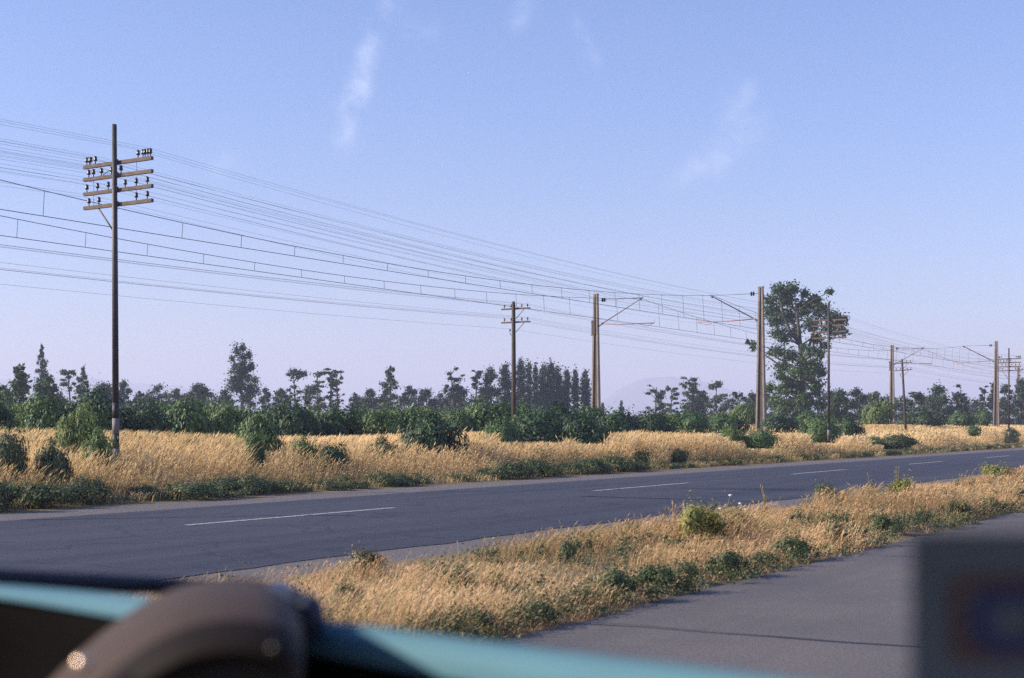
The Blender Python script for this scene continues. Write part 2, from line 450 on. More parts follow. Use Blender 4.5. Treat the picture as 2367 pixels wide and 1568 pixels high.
B(2072, 1004, 96, 18.9, 'weed', 'wide grey-green bush in grass below the leaning wooden pole', 'mid', base=1040)
B(2020, 1010, 50, 19.6, 'bush_light', 'small pale bush between the dark bush and the wide grey-green bush', 'mid', base=1030)
B(2248, 984, 60, 22.0, 'bush', 'bush in the dry grass in front of the distant concrete mast', 'mid', base=1012)
B(2336, 990, 56, 20.2, 'weed', 'dusty bush at the foot of the most distant crossarm pole', 'mid', base=1025)
B(22, 1000, 90, 19.0, 'weed', 'low weedy bush in dry grass at the left margin', 'near', base=1060)
B(120, 1024, 70, 18.4, 'weed', 'low dusty green bush in the grass left of the bright green one', 'near', base=1060)
# dark scrub between the grass and the rails
G2 = 'bushes growing beside the railway bank'
B(0, 918, 74, 27.0, 'bush_dark', 'dark dome of a bush cut by the left margin', 'near', group=G2)
B(108, 916, 112, 27.5, 'bush', 'mid green mounded bush behind the left stretch of tall grass', 'near', group=G2)
B(222, 914, 170, 27, 'bush_dark', 'broad dark mounded bush behind the tall banded pole', 'near', group=G2)
B(338, 932, 110, 26.8, 'bush_dark', 'dark flattened bush right of the tall banded pole', 'near', group=G2)
B(440, 928, 112, 28, 'bush', 'plain green bush between two dark bushes, right of the tall banded pole', 'mid', group=G2)
B(530, 934, 88, 28, 'scrub', 'lighter green bush left of the tall upright bush', 'mid', group=G2)
B(676, 928, 150, 27.5, 'bush_dark', 'broad dark bush behind the tall upright bush', 'near', group=G2)
B(790, 944, 120, 27, 'bush_dark', 'dark flat-topped bush trailing away right of the broad dark one', 'near', group=G2)
B(884, 945, 86, 28.2, 'scrub', 'pale green bush behind the grass, left of the dense dark round bush', 'mid', group=G2)
B(1062, 948, 90, 28, 'bush', 'green bush behind the dense dark round bush, to its right', 'mid', group=G2)
B(1135, 930, 120, 28.5, 'bush', 'tall green mounded bush left of the short wooden pole', 'mid', group=G2)
B(1290, 938, 140, 28, 'bush_dark', 'dark green hedge-like bush between the short wooden pole and the concrete mast', 'near', group=G2)
B(1420, 946, 130, 27.6, 'bush_dark', 'long dark bush right of the middle concrete mast', 'near', group=G2)
B(1505, 955, 90, 27.8, 'bush_dark', 'low dark bush tapering off right of the long dark bush', 'near', group=G2)
B(1588, 950, 100, 28.5, 'bush', 'mid green bush with lighter flecks left of the near concrete mast', 'mid', group=G2)
B(1668, 956, 100, 28.2, 'bush', 'flat green bush just left of the near concrete mast', 'mid', group=G2)
B(1722, 934, 66, 34, 'bush_light', 'bright green bush touching the left side of the near concrete mast', 'mid', group=G2)
B(1806, 960, 80, 29, 'bush_dark', 'dark bush just right of the near concrete mast', 'mid', group=G2)
B(1868, 950, 90, 30, 'bush', 'green bush under the big tree', 'mid', group=G2)
B(2034, 926, 66, 34, 'bush_light', 'light green rounded bush left of the distant twin-flanged mast', 'mid', group=G2)
B(2140, 950, 80, 31.5, 'bush_dark', 'dark bush right of the leaning wooden pole', 'mid', group=G2)
B(2216, 952, 66, 31, 'bush', 'green bush on the bank before the far clump of trees', 'mid', group=G2)
B(2270, 948, 40, 31, 'bush', 'small green bush on the bank left of the distant concrete mast', 'mid', group=G2)

B(55, 932, 90, 29, 'bush_light', 'light green bush between the dark dome at the margin and the mounded bush', 'mid', group=G2)
B(388, 936, 80, 29.5, 'bush', 'mid green bush just behind the dark flattened one', 'mid', group=G2)
B(484, 940, 80, 29.5, 'bush_light', 'pale green bush in the row left of the tall upright bush', 'mid', group=G2)
B(576, 942, 70, 29, 'bush', 'green bush half hidden behind the tall upright bush', 'mid', group=G2)
B(836, 946, 80, 29.2, 'bush', 'mid green bush behind the dark flat-topped one', 'mid', group=G2)
B(940, 944, 90, 29.4, 'bush', 'mid green bush behind the left side of the dense dark round bush', 'mid', group=G2)
B(1090, 938, 80, 30, 'bush_light', 'light green bush at the left end of the tall mounded one', 'mid', group=G2)
B(1210, 936, 90, 29.4, 'bush', 'green bush directly behind the short wooden pole', 'mid', group=G2)
B(1360, 944, 90, 29, 'bush', 'green bush at the foot of the middle concrete mast', 'mid', group=G2)
B(1545, 958, 70, 29.4, 'bush_light', 'light green bush at the right end of the long dark row', 'mid', group=G2)
# ------------------------------------------------------------------ scrub field and distant wood edge: masses nobody could count
def mass(name, n, dlo, dhi, tlo, thi, hlo, hhi, rlo, rhi, leaf, per, m, xlo, xhi):
    cl = []
    tries = 0
    while len(cl) < n and tries < n*60:
        tries += 1
        d = random.uniform(dlo, dhi); t = random.uniform(tlo, thi); p = W(t, d)
        if p[1] < 20: continue
        px = CX + p[0]/p[1]*F
        if not (xlo < px < xhi): continue
        r = random.uniform(rlo, rhi); h = random.uniform(hlo, hhi); g = float(ground_z(d))
        for k in range(3):
            s_ = r*random.uniform(.5,.9)
            cl.append((p[0]+random.uniform(-r,r)*.6, p[1]+random.uniform(-r,r)*.6, g+h*random.uniform(.35,.78), s_, s_, h*random.uniform(.25,.42)))
    me = crown_mesh(name, cl, n*per, leaf)
    o = link(name, me, M[m]); tag(o, kind='stuff'); return o
o = mass('undergrowth', 330, 43, 84, 20, 230, .8, 1.55, 1.1, 2.6, .10, 560, 'scrub', -120, 2480)
tag(o, 'green scrub covering the ground between the railway and the far trees', 'undergrowth')
o = mass('undergrowth', 170, 80, 165, 60, 330, 1.6, 3.0, 2, 4, .24, 300, 'tree', -150, 2500)
tag(o, 'darker low scrub at the foot of the far line of trees', 'undergrowth')

# ------------------------------------------------------------------ trees
def tree(px, top, w, Y, kind, m, label, base=950, group='trees lining the far side of the field', leaf=None, n=None, extra=None):
    """px, top, w: centre column, top row and crown width in the photograph; Y: distance in metres"""
    k = Y/F
    bx, by = at(px, HY, Y)[:2]; z0 = .75
    H = EYE-(top-HY)*k - z0; Wd = w*k*(1.12 if kind == 'poplar' else 1.12)
    e = empty({'conifer':'conifer_tree','poplar':'poplar_tree','column':'poplar_tree'}.get(kind,'broadleaf_tree'), (bx, by, z0), 0, label, 'tree', group)
    tr = MB(); cl = []
    rr = random.Random(int(px*13+top))
    leaf = leaf or max(.12, Y*.00075)
    trunk_r = max(.09, H*.018)
    if kind == 'conifer':
        tr.tube([(0,0,-.2),(0,0,H*.97)], [trunk_r, .03], 6)
        z = H*.10
        while z < H*.98:
            f = 1-(z/H); r = Wd*.5*(f**.62)*rr.uniform(.6,1.15)
            for j in range(5):
                a = rr.uniform(0,6.28); q = r*rr.uniform(.35,.8)
                cl.append((q*math.cos(a), q*math.sin(a), z+rr.uniform(-.2,.2)-q*.12, max(.16,r*.42), max(.16,r*.42), max(.2,H*.035)))
                tr.tube([(0,0,z),(q*math.cos(a), q*math.sin(a), z-q*.1)], [.05,.02], 4)
            z += H*.055
        cl.append((0,0,H*.97,.14,.14,H*.04)); nn = 2600
    elif kind in ('poplar','column'):
        tr.tube([(0,0,-.2),(rr.uniform(-.1,.1),0,H*.5),(0,0,H*.96)], [trunk_r*.9, trunk_r*.6, .03], 6)
        nz = 15
        for j in range(nz):
            f = j/(nz-1); z = H*(.10+.86*f)
            prof = min(1, .62+1.0*f)*(1-f**9*.35)*rr.uniform(.88,1.12)
            for q in range(2):
                a = rr.uniform(0,6.28); off = Wd*.18*prof*rr.uniform(.2,1)
                r = Wd*.5*prof*rr.uniform(.62,.9)
                cl.append((off*math.cos(a), off*math.sin(a), z+rr.uniform(-.4,.4), r, r, H*.07*rr.uniform(.8,1.5)))
        nn = 2400
    elif kind == 'round':
        tr.tube([(0,0,-.2),(rr.uniform(-.2,.2),0,H*.35),(rr.uniform(-.3,.3),0,H*.75)], [trunk_r*1.2, trunk_r*.9, .05], 6)
        for j in range(30):
            a = rr.uniform(0,6.28); f = rr.uniform(0,1)
            zz = H*(.08+.82*f); q = Wd*.44*math.sqrt(max(.05,1-((f-.38)/.68)**2))*rr.uniform(.35,1)
            r = Wd*rr.uniform(.10,.20)
            c = (q*math.cos(a), q*math.sin(a), zz); cl.append((*c, r, r, r*.85))
            tr.tube([(0,0,max(.2,zz-q*.9-.4)), c], [trunk_r*.5, .02], 4)
        cl.append((0,0,H*.92,Wd*.16,Wd*.16,H*.07)); nn = 2600
    elif kind == 'sparse':
        lean = rr.uniform(-.06,.06)*H
        tr.tube([(0,0,-.2),(lean*.4,0,H*.45),(lean,0,H*.90)], [trunk_r*1.1, trunk_r*.8, .04], 6)
        for j in range(24):
            f = rr.uniform(.22,1); a = rr.uniform(0,6.28); q = Wd*.48*rr.uniform(.35,1)*(1.05-.35*f)
            zz = H*f*.95
            c = (lean*f+q*math.cos(a), q*math.sin(a)*.8, zz)
            r = Wd*rr.uniform(.07,.15)
            cl.append((*c, r*rr.uniform(.8,1.5), r*1.1, r*rr.uniform(.35,.8)))
            st = (lean*f*.7,0,max(.3,zz-q*.7))
            mid = tuple((st[i]+c[i])/2+(0,0,.12*q)[i] for i in range(3))
            tr.tube([st, mid, c], [trunk_r*.5, trunk_r*.3, .02], 5)
        nn = 1500
    if extra:
        for (ex, ey, er, erz) in extra:                      # crown lobes read off the photograph, given real depth
            c = ((ex-px)*k, rr.uniform(-.5,.5)*Wd*.5, EYE-(ey-HY)*k-z0)
            cl.append((*c, er*k, er*k, (erz or er)*k))
            tr.tube([(0,0,max(.3,c[2]-abs(c[0])*.8-.5)), c], [trunk_r*.45, .02], 5)
    nn = int((n or nn)*2.0)
    tr.build('trunk', 'bark', e)
    link('crown', crown_mesh('crown', cl, nn, leaf), M[m], e)
    return e
T = tree
T(97, 800, 58, 205, 'conifer', 'tree_dark', 'slender dark conifer rising highest at the left end of the tree line', n=2400)
T(45, 842, 110, 120, 'conifer', 'bush', 'bright green pointed young tree by the left margin', leaf=.17)
T(112, 868, 66, 122, 'round', 'bush', 'bright green bushy tree in front of the slender dark conifer', leaf=.17)
T(6, 888, 54, 140, 'round', 'tree', 'green tree half cut off by the left margin')
T(165, 852, 44, 165, 'sparse', 'tree', 'feathery pale-topped tree right of the slender conifer', n=1900)
T(192, 850, 70, 172, 'conifer', 'tree', 'ragged pointed tree left of the tall banded pole')
T(238, 882, 66, 180, 'round', 'tree', 'rounded dull green tree just left of the tall banded pole')
T(287, 878, 36, 190, 'round', 'tree_dark', 'small dark tree just right of the tall banded pole')
T(316, 896, 30, 200, 'sparse', 'tree_dark', 'thin dark sapling right of the banded pole')
T(370, 886, 64, 200, 'round', 'tree_dark', 'broad round-topped tree in the gap right of the banded pole')
T(410, 896, 44, 205, 'round', 'tree_dark', 'low rounded tree beside the broad round-topped one')
T(462, 884, 66, 195, 'round', 'tree_dark', 'flat-topped dark tree left of the tall irregular tree')
T(520, 898, 50, 200, 'round', 'tree_dark', 'low dark tree at the left foot of the tall irregular tree')
T(560, 812, 60, 195, 'round', 'tree_dark', 'tall irregular dark tree with lumpy branches, highest left of centre', n=5200,
  extra=[(548,812,11,14),(560,804,9,12),(575,822,9,14),(578,845,11,12),(538,830,9,9),(536,858,9,8),(590,880,14,12),(545,890,24,22),(585,905,20,16),(555,860,16,22)])
T(612, 896, 30, 200, 'round', 'tree_dark', 'small dark tree at the right foot of the tall irregular tree')
T(650, 896, 40, 205, 'round', 'tree_dark', 'small round dark tree standing by itself right of the tall irregular tree')
T(686, 852, 50, 185, 'sparse', 'tree', 'tree with bare trunk and flat bushy top', n=1300, extra=[(680,860,15,9),(698,864,12,8)])
T(716, 888, 62, 190, 'round', 'tree_dark', 'low dense tree under the flat-topped bare-trunked tree')
T(738, 862, 42, 188, 'sparse', 'tree', 'thin tree with one umbrella-like spray of leaves', n=900, extra=[(738,864,14,5)])
T(762, 842, 40, 186, 'sparse', 'tree_dark', 'open spindly tree with gaps of sky through its branches', n=1150)
T(784, 846, 36, 184, 'sparse', 'tree_dark', 'thin twisted tree right of the open spindly one', n=900)
T(820, 908, 34, 215, 'round', 'tree_dark', 'very small tree in the low gap of the tree line')
T(856, 898, 50, 205, 'round', 'tree_dark', 'low rounded tree left of the pointed grey-green tree')
T(903, 842, 92, 190, 'conifer', 'tree', 'pointed grey-green tree with broad base in the middle of the tree line', n=3200)
T(944, 890, 52, 195, 'round', 'tree_dark', 'rounded tree right of the pointed grey-green tree')
T(985, 898, 58, 200, 'round', 'tree_dark', 'low wide dark tree between the pointed tree and the airy round one')
T(1050, 840, 66, 185, 'sparse', 'tree_dark', 'airy round-headed tree with sky showing through, left of the poplars', n=1700)
T(1066, 896, 86, 195, 'round', 'tree_dark', 'low spreading dark tree below the airy round-headed one')
T(1100, 850, 34, 198, 'sparse', 'tree_dark', 'slim open tree at the left end of the poplars', n=1300)
T(1134, 846, 58, 200, 'round', 'tree_dark', 'full dark tree left of the short wooden pole', n=3400)
T(1168, 842, 40, 202, 'poplar', 'tree_dark', 'poplar just left of the short wooden pole')
T(1204, 830, 36, 205, 'poplar', 'tree_dark', 'tallest poplar, right beside the short wooden pole')
T(1222, 838, 20, 207, 'column', 'tree_dark', 'thin poplar with bare gaps next to the tallest poplar', n=1100)
T(1238, 842, 19, 207, 'column', 'tree_dark', 'second thin poplar, just left of the stout poplars', n=1100)
T(1258, 850, 34, 203, 'poplar', 'tree_dark', 'stout poplar whose crown merges with a taller one on its right')
T(1274, 838, 30, 203, 'poplar', 'tree_dark', 'stout pointed poplar at the middle of the poplar row')
T(1290, 856, 28, 204, 'poplar', 'tree_dark', 'stout poplar sloping down right of the pointed one')
T(1310, 860, 24, 206, 'poplar', 'tree_dark', 'lower poplar with ragged top before the gap in the poplars')
T(1330, 860, 20, 208, 'column', 'tree_dark', 'straight narrow poplar standing free right of the gap')
T(1353, 860, 27, 208, 'column', 'tree_dark', 'straight columnar poplar close to the left of the middle mast')
T(1393, 932, 12, 300, 'conifer', 'tree_dark', 'tiny far conifer just right of the middle mast', leaf=.3, n=500)
T(1436, 930, 12, 320, 'conifer', 'tree_dark', 'tiny far pointed tree below the faint hill', leaf=.3, n=500)
T(1514, 884, 48, 210, 'sparse', 'tree', 'thin pale tree with ragged crown below the faint hill', n=1200)
T(1550, 890, 36, 205, 'sparse', 'tree', 'bare-trunked tree with a small bushy head left of the tall open one', n=1000)
T(1596, 864, 66, 200, 'sparse', 'tree', 'tall open tree with layered branches left of the near concrete mast', n=1900)
T(1600, 912, 50, 202, 'round', 'tree_dark', 'low dense tree at the foot of the tall layered tree')
T(1655, 880, 56, 208, 'sparse', 'tree', 'open bluish tree midway between the layered tree and the near mast', n=1700)
T(1708, 894, 32, 200, 'sparse', 'tree', 'thin tree just left of the near concrete mast', n=1000)
T(1738, 906, 40, 190, 'round', 'tree', 'low tree partly behind the near concrete mast')
T(1942, 898, 66, 150, 'round', 'tree', 'rounded green tree right of the banded pole by the big tree', n=3000)
T(1980, 896, 50, 170, 'round', 'tree_dark', 'dusky tree behind the rounded green one', n=2400)
T(2026, 904, 48, 165, 'round', 'tree', 'small tree left of the distant twin-flanged mast')
T(2112, 904, 46, 175, 'sparse', 'tree', 'open small tree right of the leaning wooden pole', n=1400)
T(2168, 892, 82, 165, 'round', 'tree', 'full rounded green tree in the clump at the right', n=3400)
T(2212, 906, 54, 172, 'round', 'tree_dark', 'dark tree joined to the full rounded one on its right', n=2400)
T(2226, 882, 30, 178, 'sparse', 'tree_dark', 'spindly tree poking up at the right end of the clump', n=1000)
T(2278, 888, 26, 215, 'sparse', 'tree_dark', 'thin tree left of the distant concrete mast', n=1000)
T(2296, 884, 26, 218, 'round', 'tree_dark', 'narrow dark tree right behind the distant concrete mast', n=1400)
T(2326, 888, 44, 200, 'round', 'tree_dark', 'dark tree behind the most distant crossarm pole')
T(2362, 872, 44, 195, 'round', 'tree_dark', 'tallest dark tree at the right margin')
for i, (px, tp) in enumerate([(140,905),(262,905),(340,908),(435,906),(490,908),(640,915),(830,915),(880,912),(1020,905),(1120,900),(1185,905),(1215,910),(1250,905),(1290,910),(1630,915),(1690,918),(1770,905),(1915,905),(2000,912),(2060,915),(2090,915),(2140,918),(2250,920),(2350,910)]):
    T(px, tp, random.uniform(46,70), 212+i%5*6, 'round', 'tree_dark', 'low dark tree filling the background of the far tree line', n=1300, group='low background trees of the far tree line')

# the big tree by the near mast
def big_tree():
    Y = 153.0; k = Y/F; px = 1852
    bx, by, _ = at(px, HY, Y); z0 = .75
    e = empty('broadleaf_tree', (bx, by, z0), 0, 'big leafy tree towering right of the near concrete mast', 'tree')
    def L(x, y, dep=0): return ((x-px)*k, dep, EYE-(y-HY)*k-z0)
    lobes = [(1808,668,18,14),(1838,664,17,13),(1826,690,22,18),(1795,690,15,12),(1862,676,12,10),(1800,716,20,16),(1790,744,16,14),(1803,770,18,12),(1830,730,26,20),
             (1862,712,22,20),(1888,690,18,13),(1905,678,9,7),(1893,716,20,16),(1912,735,20,15),(1936,742,16,13),(1940,766,13,10),(1905,764,20,14),(1870,752,20,16),(1880,786,16,11),
             (1843,768,18,14),(1820,785,13,9),(1900,800,12,9),
             (1800,812,20,12),(1785,818,10,7),(1828,822,20,14),(1850,806,9,8),(1868,815,15,13),(1815,848,22,14),(1838,862,20,14),(1872,852,18,15),(1895,838,16,14),(1907,858,13,12),(1800,872,14,10),
             (1786,896,15,12),(1812,900,22,14),(1845,900,24,16),(1880,892,20,16),(1898,905,13,10),(1795,930,18,16),(1830,935,24,18),(1868,930,24,20),(1893,936,15,14),(1850,956,22,14),(1800,950,16,14),(1845,838,12,14),(1862,870,16,16),(1850,925,20,18),(1825,885,16,14),(1885,820,14,12),
             (1742,803,9,8),(1737,792,5,6),(1750,795,6,5)]
    rr = random.Random(5); cl = []; tr = MB()
    sp = [L(1853,985), L(1856,940), L(1855,890), L(1853,840), L(1850,800), L(1846,760), L(1842,720), L(1836,680)]
    tr.tube(sp, [.42,.36,.31,.27,.24,.19,.13,.05], 9)
    tr.tube([L(1853,850), L(1872,800,.4), L(1890,750,.6), L(1900,715,.5)], [.2,.16,.11,.05], 7)
    tr.tube([L(1851,800), L(1825,765,-.4), L(1808,730,-.5), L(1800,690,-.3)], [.18,.13,.09,.04], 7)
    tr.tube([L(1853,860), L(1820,838,.6), L(1780,818,.3), L(1742,805,.2)], [.14,.1,.06,.03], 6)
    for x, y, rx, rz in lobes:
        x = px+(x-px)*(1.10 if y < 800 else .98)
        dep = rr.uniform(-1,1)*2.2
        c = L(x, y, dep)
        cl.append((*c, rx*k*1.08, rx*k*1.25, rz*k*1.10))
        near = min(sp, key=lambda p: abs(p[2]-(c[2]-abs(c[0])*.6)))
        tr.tube([near, tuple((near[i]+c[i])/2+(0,0,.2)[i] for i in range(3)), c], [.09,.055,.02], 5)
    tr.build('trunk', 'bark', e)
    link('crown', crown_mesh('crown', cl, 27000, .165), M['bigtree'], e)
big_tree()

# ------------------------------------------------------------------ weeds
GW = 'low weeds along the far gravel shoulder'
rw = random.Random(3)
px = -40.0
while px < 2330:
    d = rw.uniform(16.8, 17.6); p = W(t_at(px, d), d)
    near = px < 250 or 420 < px < 640 or 1180 < px < 1480
    if rw.random() < (.95 if near else .72):
        t = t_at(px, d); i = bcount[0]; bcount[0] += 1
        e = empty('weed', (p[0], p[1], .0), rw.uniform(0,6.28), 'low dark green weed clump at the far edge of the road', 'weed', GW)
        r = rw.uniform(.28,.55)*(1.25 if near else .8); e.scale = (r, r, rw.uniform(.22,.42)*(1.25 if near else .8))
        link('foliage', mesh_with(BSH['weed'][i%3], 'weed'), None, e)
    px += rw.uniform(14, 30)*max(.35, 34/p[1])
GM = 'weeds on the strip between the carriageways'
def weed(px, py, w, h, m, label, d=None, name='weed', group=GM):
    """px,py: foot of the plant in the photograph"""
    Y = EYE*F/(py-HY); 
    for _ in range(3):
        x = (px-CX)/F*Y; tt_, dd_ = td(x, Y); Y = (EYE-float(ground_z(dd_)))*F/(py-HY)
    x = (px-CX)/F*Y; k = Y/F; tt_, dd_ = td(x, Y); i = bcount[0]; bcount[0] += 1
    e = empty(name, (x, Y, float(ground_z(dd_))-.02), random.uniform(0,6.28), label, 'weed', group)
    e.scale = (w*k*.66, w*k*.60, h*k*1.45)
    link('foliage', mesh_with(BSH['weed'][i%3], m), None, e); link('stem', STM[i%3], None, e)
    return e
weed(1610, 1255, 130, 76, 'weed_yellow', 'large yellow-green flowering weed by the road across from the painted dash')
weed(1700, 1232, 90, 48, 'weed_yellow', 'yellow-green weed right beside the large flowering one')
weed(1310, 1300, 44, 44, 'weed', 'small upright green weed in the middle of the median')
weed(1068, 1372, 60, 52, 'weed', 'grey-green weed in the dry grass of the median left of the small upright one')
weed(850, 1330, 96, 52, 'weed_brown', 'brownish tall weed at the left part of the median')
weed(800, 1412, 84, 56, 'weed_brown', 'green weed low beside the dark instrument hood')
weed(1150, 1362, 50, 40, 'weed_yellow', 'pale yellowish weed right of the grey-green one')
weed(1460, 1250, 40, 38, 'weed', 'little green weed on the road side of the median')
weed(1905, 1165, 60, 40, 'weed', 'green weed clump near the second painted dash')
weed(2080, 1160, 60, 46, 'weed_yellow', 'bushy yellow-green weed where the median narrows')
weed(2190, 1168, 44, 30, 'weed', 'small dark weed in the far median grass')
weed(2300, 1110, 90, 30, 'weed_yellow', 'pale green weed patch at the far right of the median')
weed(1840, 1215, 40, 26, 'weed', 'tiny dark weed in the median grass below the green clump')
for px, py, w, h, lb in [(985,1470,110,42,'dusky flat weed just above the turquoise strip'),(1100,1468,110,50,'dark ragged weed at the left end of the pavement edge'),(1235,1440,100,46,'shaggy dark weed on the pavement edge by the crack'),
    (1330,1408,90,46,'dark weed on the pavement edge, left of the biggest dark one'),(1410,1388,130,60,'biggest dark weed on the pavement edge'),(1510,1368,100,56,'dense dark weed right of the biggest one on the pavement edge'),
    (1590,1345,70,36,'low brownish weed between two dark clumps on the pavement edge'),(1675,1330,110,48,'dark green mounded weed on the pavement edge below the yellow-green one'),(1770,1308,70,30,'flat green weed linking two mounded ones'),(1825,1292,100,46,'bushy weed with upright shoots on the pavement edge'),
    (1935,1262,70,46,'spiky upright weed on the pavement edge'),(1985,1250,50,30,'small weed right of the spiky one on the pavement edge'),(2050,1232,80,38,'dark weed on the pavement edge left of the printed card'),(2130,1212,80,24,'flat weed on the pavement edge above the printed card'),(2210,1196,70,34,'weed with pale seed heads on the pavement edge'),
    (2290,1180,60,28,'dark weed on the pavement edge, second from the right margin'),(2355,1165,50,30,'dark weed on the pavement edge at the right margin')]:
    weed(px, py, w, h, 'weed', lb)
# tall thin flowering stalks
def stalk(px, py, h, n, lb, white):
    Y = EYE*F/(py-HY); x = (px-CX)/F*Y; k = Y/F
    e = empty('flower_stalk', (x, Y, 0), 0, lb, 'wild flower', 'tall stalks rising from the median')
    b = MB(); cl = []
    for i in range(n):
        a = random.uniform(0,6.28); hh = h*k*random.uniform(.6,1.05); q = random.uniform(.05,.22)*hh
        tip = (q*math.cos(a), q*math.sin(a), hh)
        b.tube([(0,0,0),(q*.3*math.cos(a), q*.3*math.sin(a), hh*.5), tip], [.006,.005,.003], 5)
        for j in range(3): cl.append((tip[0]*.3*j*.5, tip[1]*.3*j*.5, hh*(.06+.16*j), .05,.05,.06))
        f = MB(); f.lathe((tip[0],tip[1],tip[2]-.01), [(.004,-.01),(.020,.004),(.022,.010),(.010,.016)] if white else [(.003,-.03),(.011,-.01),(.008,.01),(.002,.03)], 8)
        f.build('flower', 'flower' if white else 'stem', e)
    b.build('stalk', 'stem', e)
    link('leaves', crown_mesh('leaves', cl, 70, .022), M['weed'], e)
stalk(1668, 1250, 112, 2, 'dark stalk with two white flowers standing against the far road', True)
stalk(1716, 1225, 70, 3, 'thin pale flowering stalk right of the white-flowered one', True)
stalk(1770, 1200, 80, 4, 'brown seed stalk against the road, between the flowering stalks and the green clump', False)
stalk(2010, 1150, 60, 4, 'fine pale seed stalk against the road by the second painted dash', False)
stalk(2075, 1140, 66, 5, 'tall fine grass-like stalk where the median narrows', False)

# ------------------------------------------------------------------ poles
INS = [(.010,0),(.010,.05),(.034,.055),(.040,.085),(.030,.10),(.036,.125),(.024,.155),(.010,.16)]
K_ = .867
P_ARMS = [(6.80,[-.92,-.84,-.80,-.66,.60,.74,.80,.88,.95]), (6.53,[-.86,-.72,-.48,-.18,.10]), (6.22,[-.92,-.60,-.28,.22,.54,.86]), (5.92,[-.86,-.56,.54,.86])]
P_ARMS = [(1.25+(z-1.25)*K_, [x*K_ for x in i]) for z, i in P_ARMS]
def tall_pole():
    """local frame: x across (towards the road), base at ground"""
    e = empty('telegraph_pole')
    g = .17
    A = [z-g for z, _ in P_ARMS]
    segs = [(-.7,.67,'band_white'),(.67,.94,'band_black'),(.94,1.22,'band_white'),(1.22,1.505,'band_black')]
    b = MB(); b.tube([(0,0,1.505),(0,0,4),(0,0,6.75-g)], [.060,.053,.043], 10); b.build('pole', 'steel', e)
    for a, z, m in segs:
        b = MB(); b.tube([(0,0,a),(0,0,z)], [.063,.063], 10); b.build('painted_band', m, e)
    for k, (z, ins) in enumerate(P_ARMS):
        b = MB(); b.box((0,.075,z-g), (1.74,.060,.064)); arm = b.build('crossarm', 'arm', e)
        for x in ins:
            b = MB(); b.lathe((x,.075,z-g+.0375), [(r_*.9, q*.9) for r_, q in INS], 8); b.build('insulator', 'insul', arm)
        b = MB(); b.box((0,.018,z-g), (.12,.048,.10)); b.build('clamp', 'iron', arm)
    b = MB(); b.tube([(-.49,.075,A[3]-.035),(-.03,.05,A[3]-.55)], .016, 6); b.build('brace', 'iron', e)
    b = MB(); b.tube([(.48,.075,A[0]),(.48,.075,A[3])], .005, 4); b.build('tie_wire', 'wire', e)
    b = MB(); b.tube([(-.62,.075,A[1]),(-.62,.075,A[3])], .005, 4); b.build('tie_wire', 'wire', e)
    b = MB(); b.tube([(-.39,.087,A[1]+.05),(-.10,.087,A[1]+.17),(-.10,.087,A[1]+.28)], .009, 4); b.build('jumper', 'wire', e)
    return e
DP = 19.5
TP = [t_at(268, DP), t_at(1915.5, DP), t_at(2332, DP)]
PLAB = ['tall dark telegraph pole with four wooden crossarms and banded foot, nearest of the three',
        'telegraph pole with crossarms standing in front of the big tree', 'most distant telegraph pole with four crossarms, at the right margin']
proto = tall_pole()
for i, t in enumerate(TP):
    o = proto if i == 0 else copy_tree(proto)
    p = W(t, DP); o.location = (p[0], p[1], .17-(0,.30,.50)[i]); CLEAR.append(((268,1915.5,2332)[i], (26,14,10)[i], (1067,1028,1002)[i], p[1])); o.rotation_euler = (0, R(-.35) if i == 0 else 0, math.atan2(-AXD[1], -AXD[0]))
    if i:                                                     # the two farther poles carry shorter arms
        for ch in o.children:
            if not ch.name.startswith(('pole', 'painted')): ch.scale.x = .85
    tag(o, PLAB[i], 'telegraph pole', 'tall telegraph poles with four crossarms')

def short_pole():
    e = empty('wooden_pole')
    b = MB(); b.tube([(0,0,-.3),(0,0,2.6),(0,0,4.88),(0,0,4.98)], [.088,.078,.066,.045], 10); b.build('pole', 'polewood', e)
    for z in (4.72, 4.24):
        b = MB(); b.box((.03,.10,z), (1.18,.06,.055)); arm = b.build('crossarm', 'arm_red', e)
        for x in (-.44,-.16,.28,.56-.04):
            b = MB(); b.lathe((x,.10,z+.0275), [(r_*.85, q*.85) for r_, q in INS], 8); b.build('insulator', 'insul', arm)
        b = MB(); b.tube([(.38,.115,z-.02),(.05,.075,z-.36)], .012, 6); b.build('brace', 'iron', e)
    b = MB(); b.tube([(-.06,.03,3.80),(-.13,.03,3.78),(-.17,.03,3.84),(-.17,.03,3.90)], .012, 6)
    b.lathe((-.17,.03,3.88), [(r_*.8, q*.8) for r_, q in INS], 8); b.build('hook_insulator', 'insul', e)
    return e
DW = 26.0; gW = .72
TW = [t_at(1188, DW), t_at(2094, DW)]
proto = short_pole()
for i, t in enumerate(TW):
    o = proto if i == 0 else copy_tree(proto)
    p = W(t, DW); o.location = (p[0], p[1], gW); o.rotation_euler = (0, R(-.2) if i == 0 else R(-3.0), math.atan2(-AXD[1], -AXD[0]))
    tag(o, ['short dark wooden pole with two crossarms rising from the dark bushes', 'leaning wooden pole with two crossarms beside the distant twin-flanged mast'][i], 'wooden pole', 'short wooden poles with two crossarms')

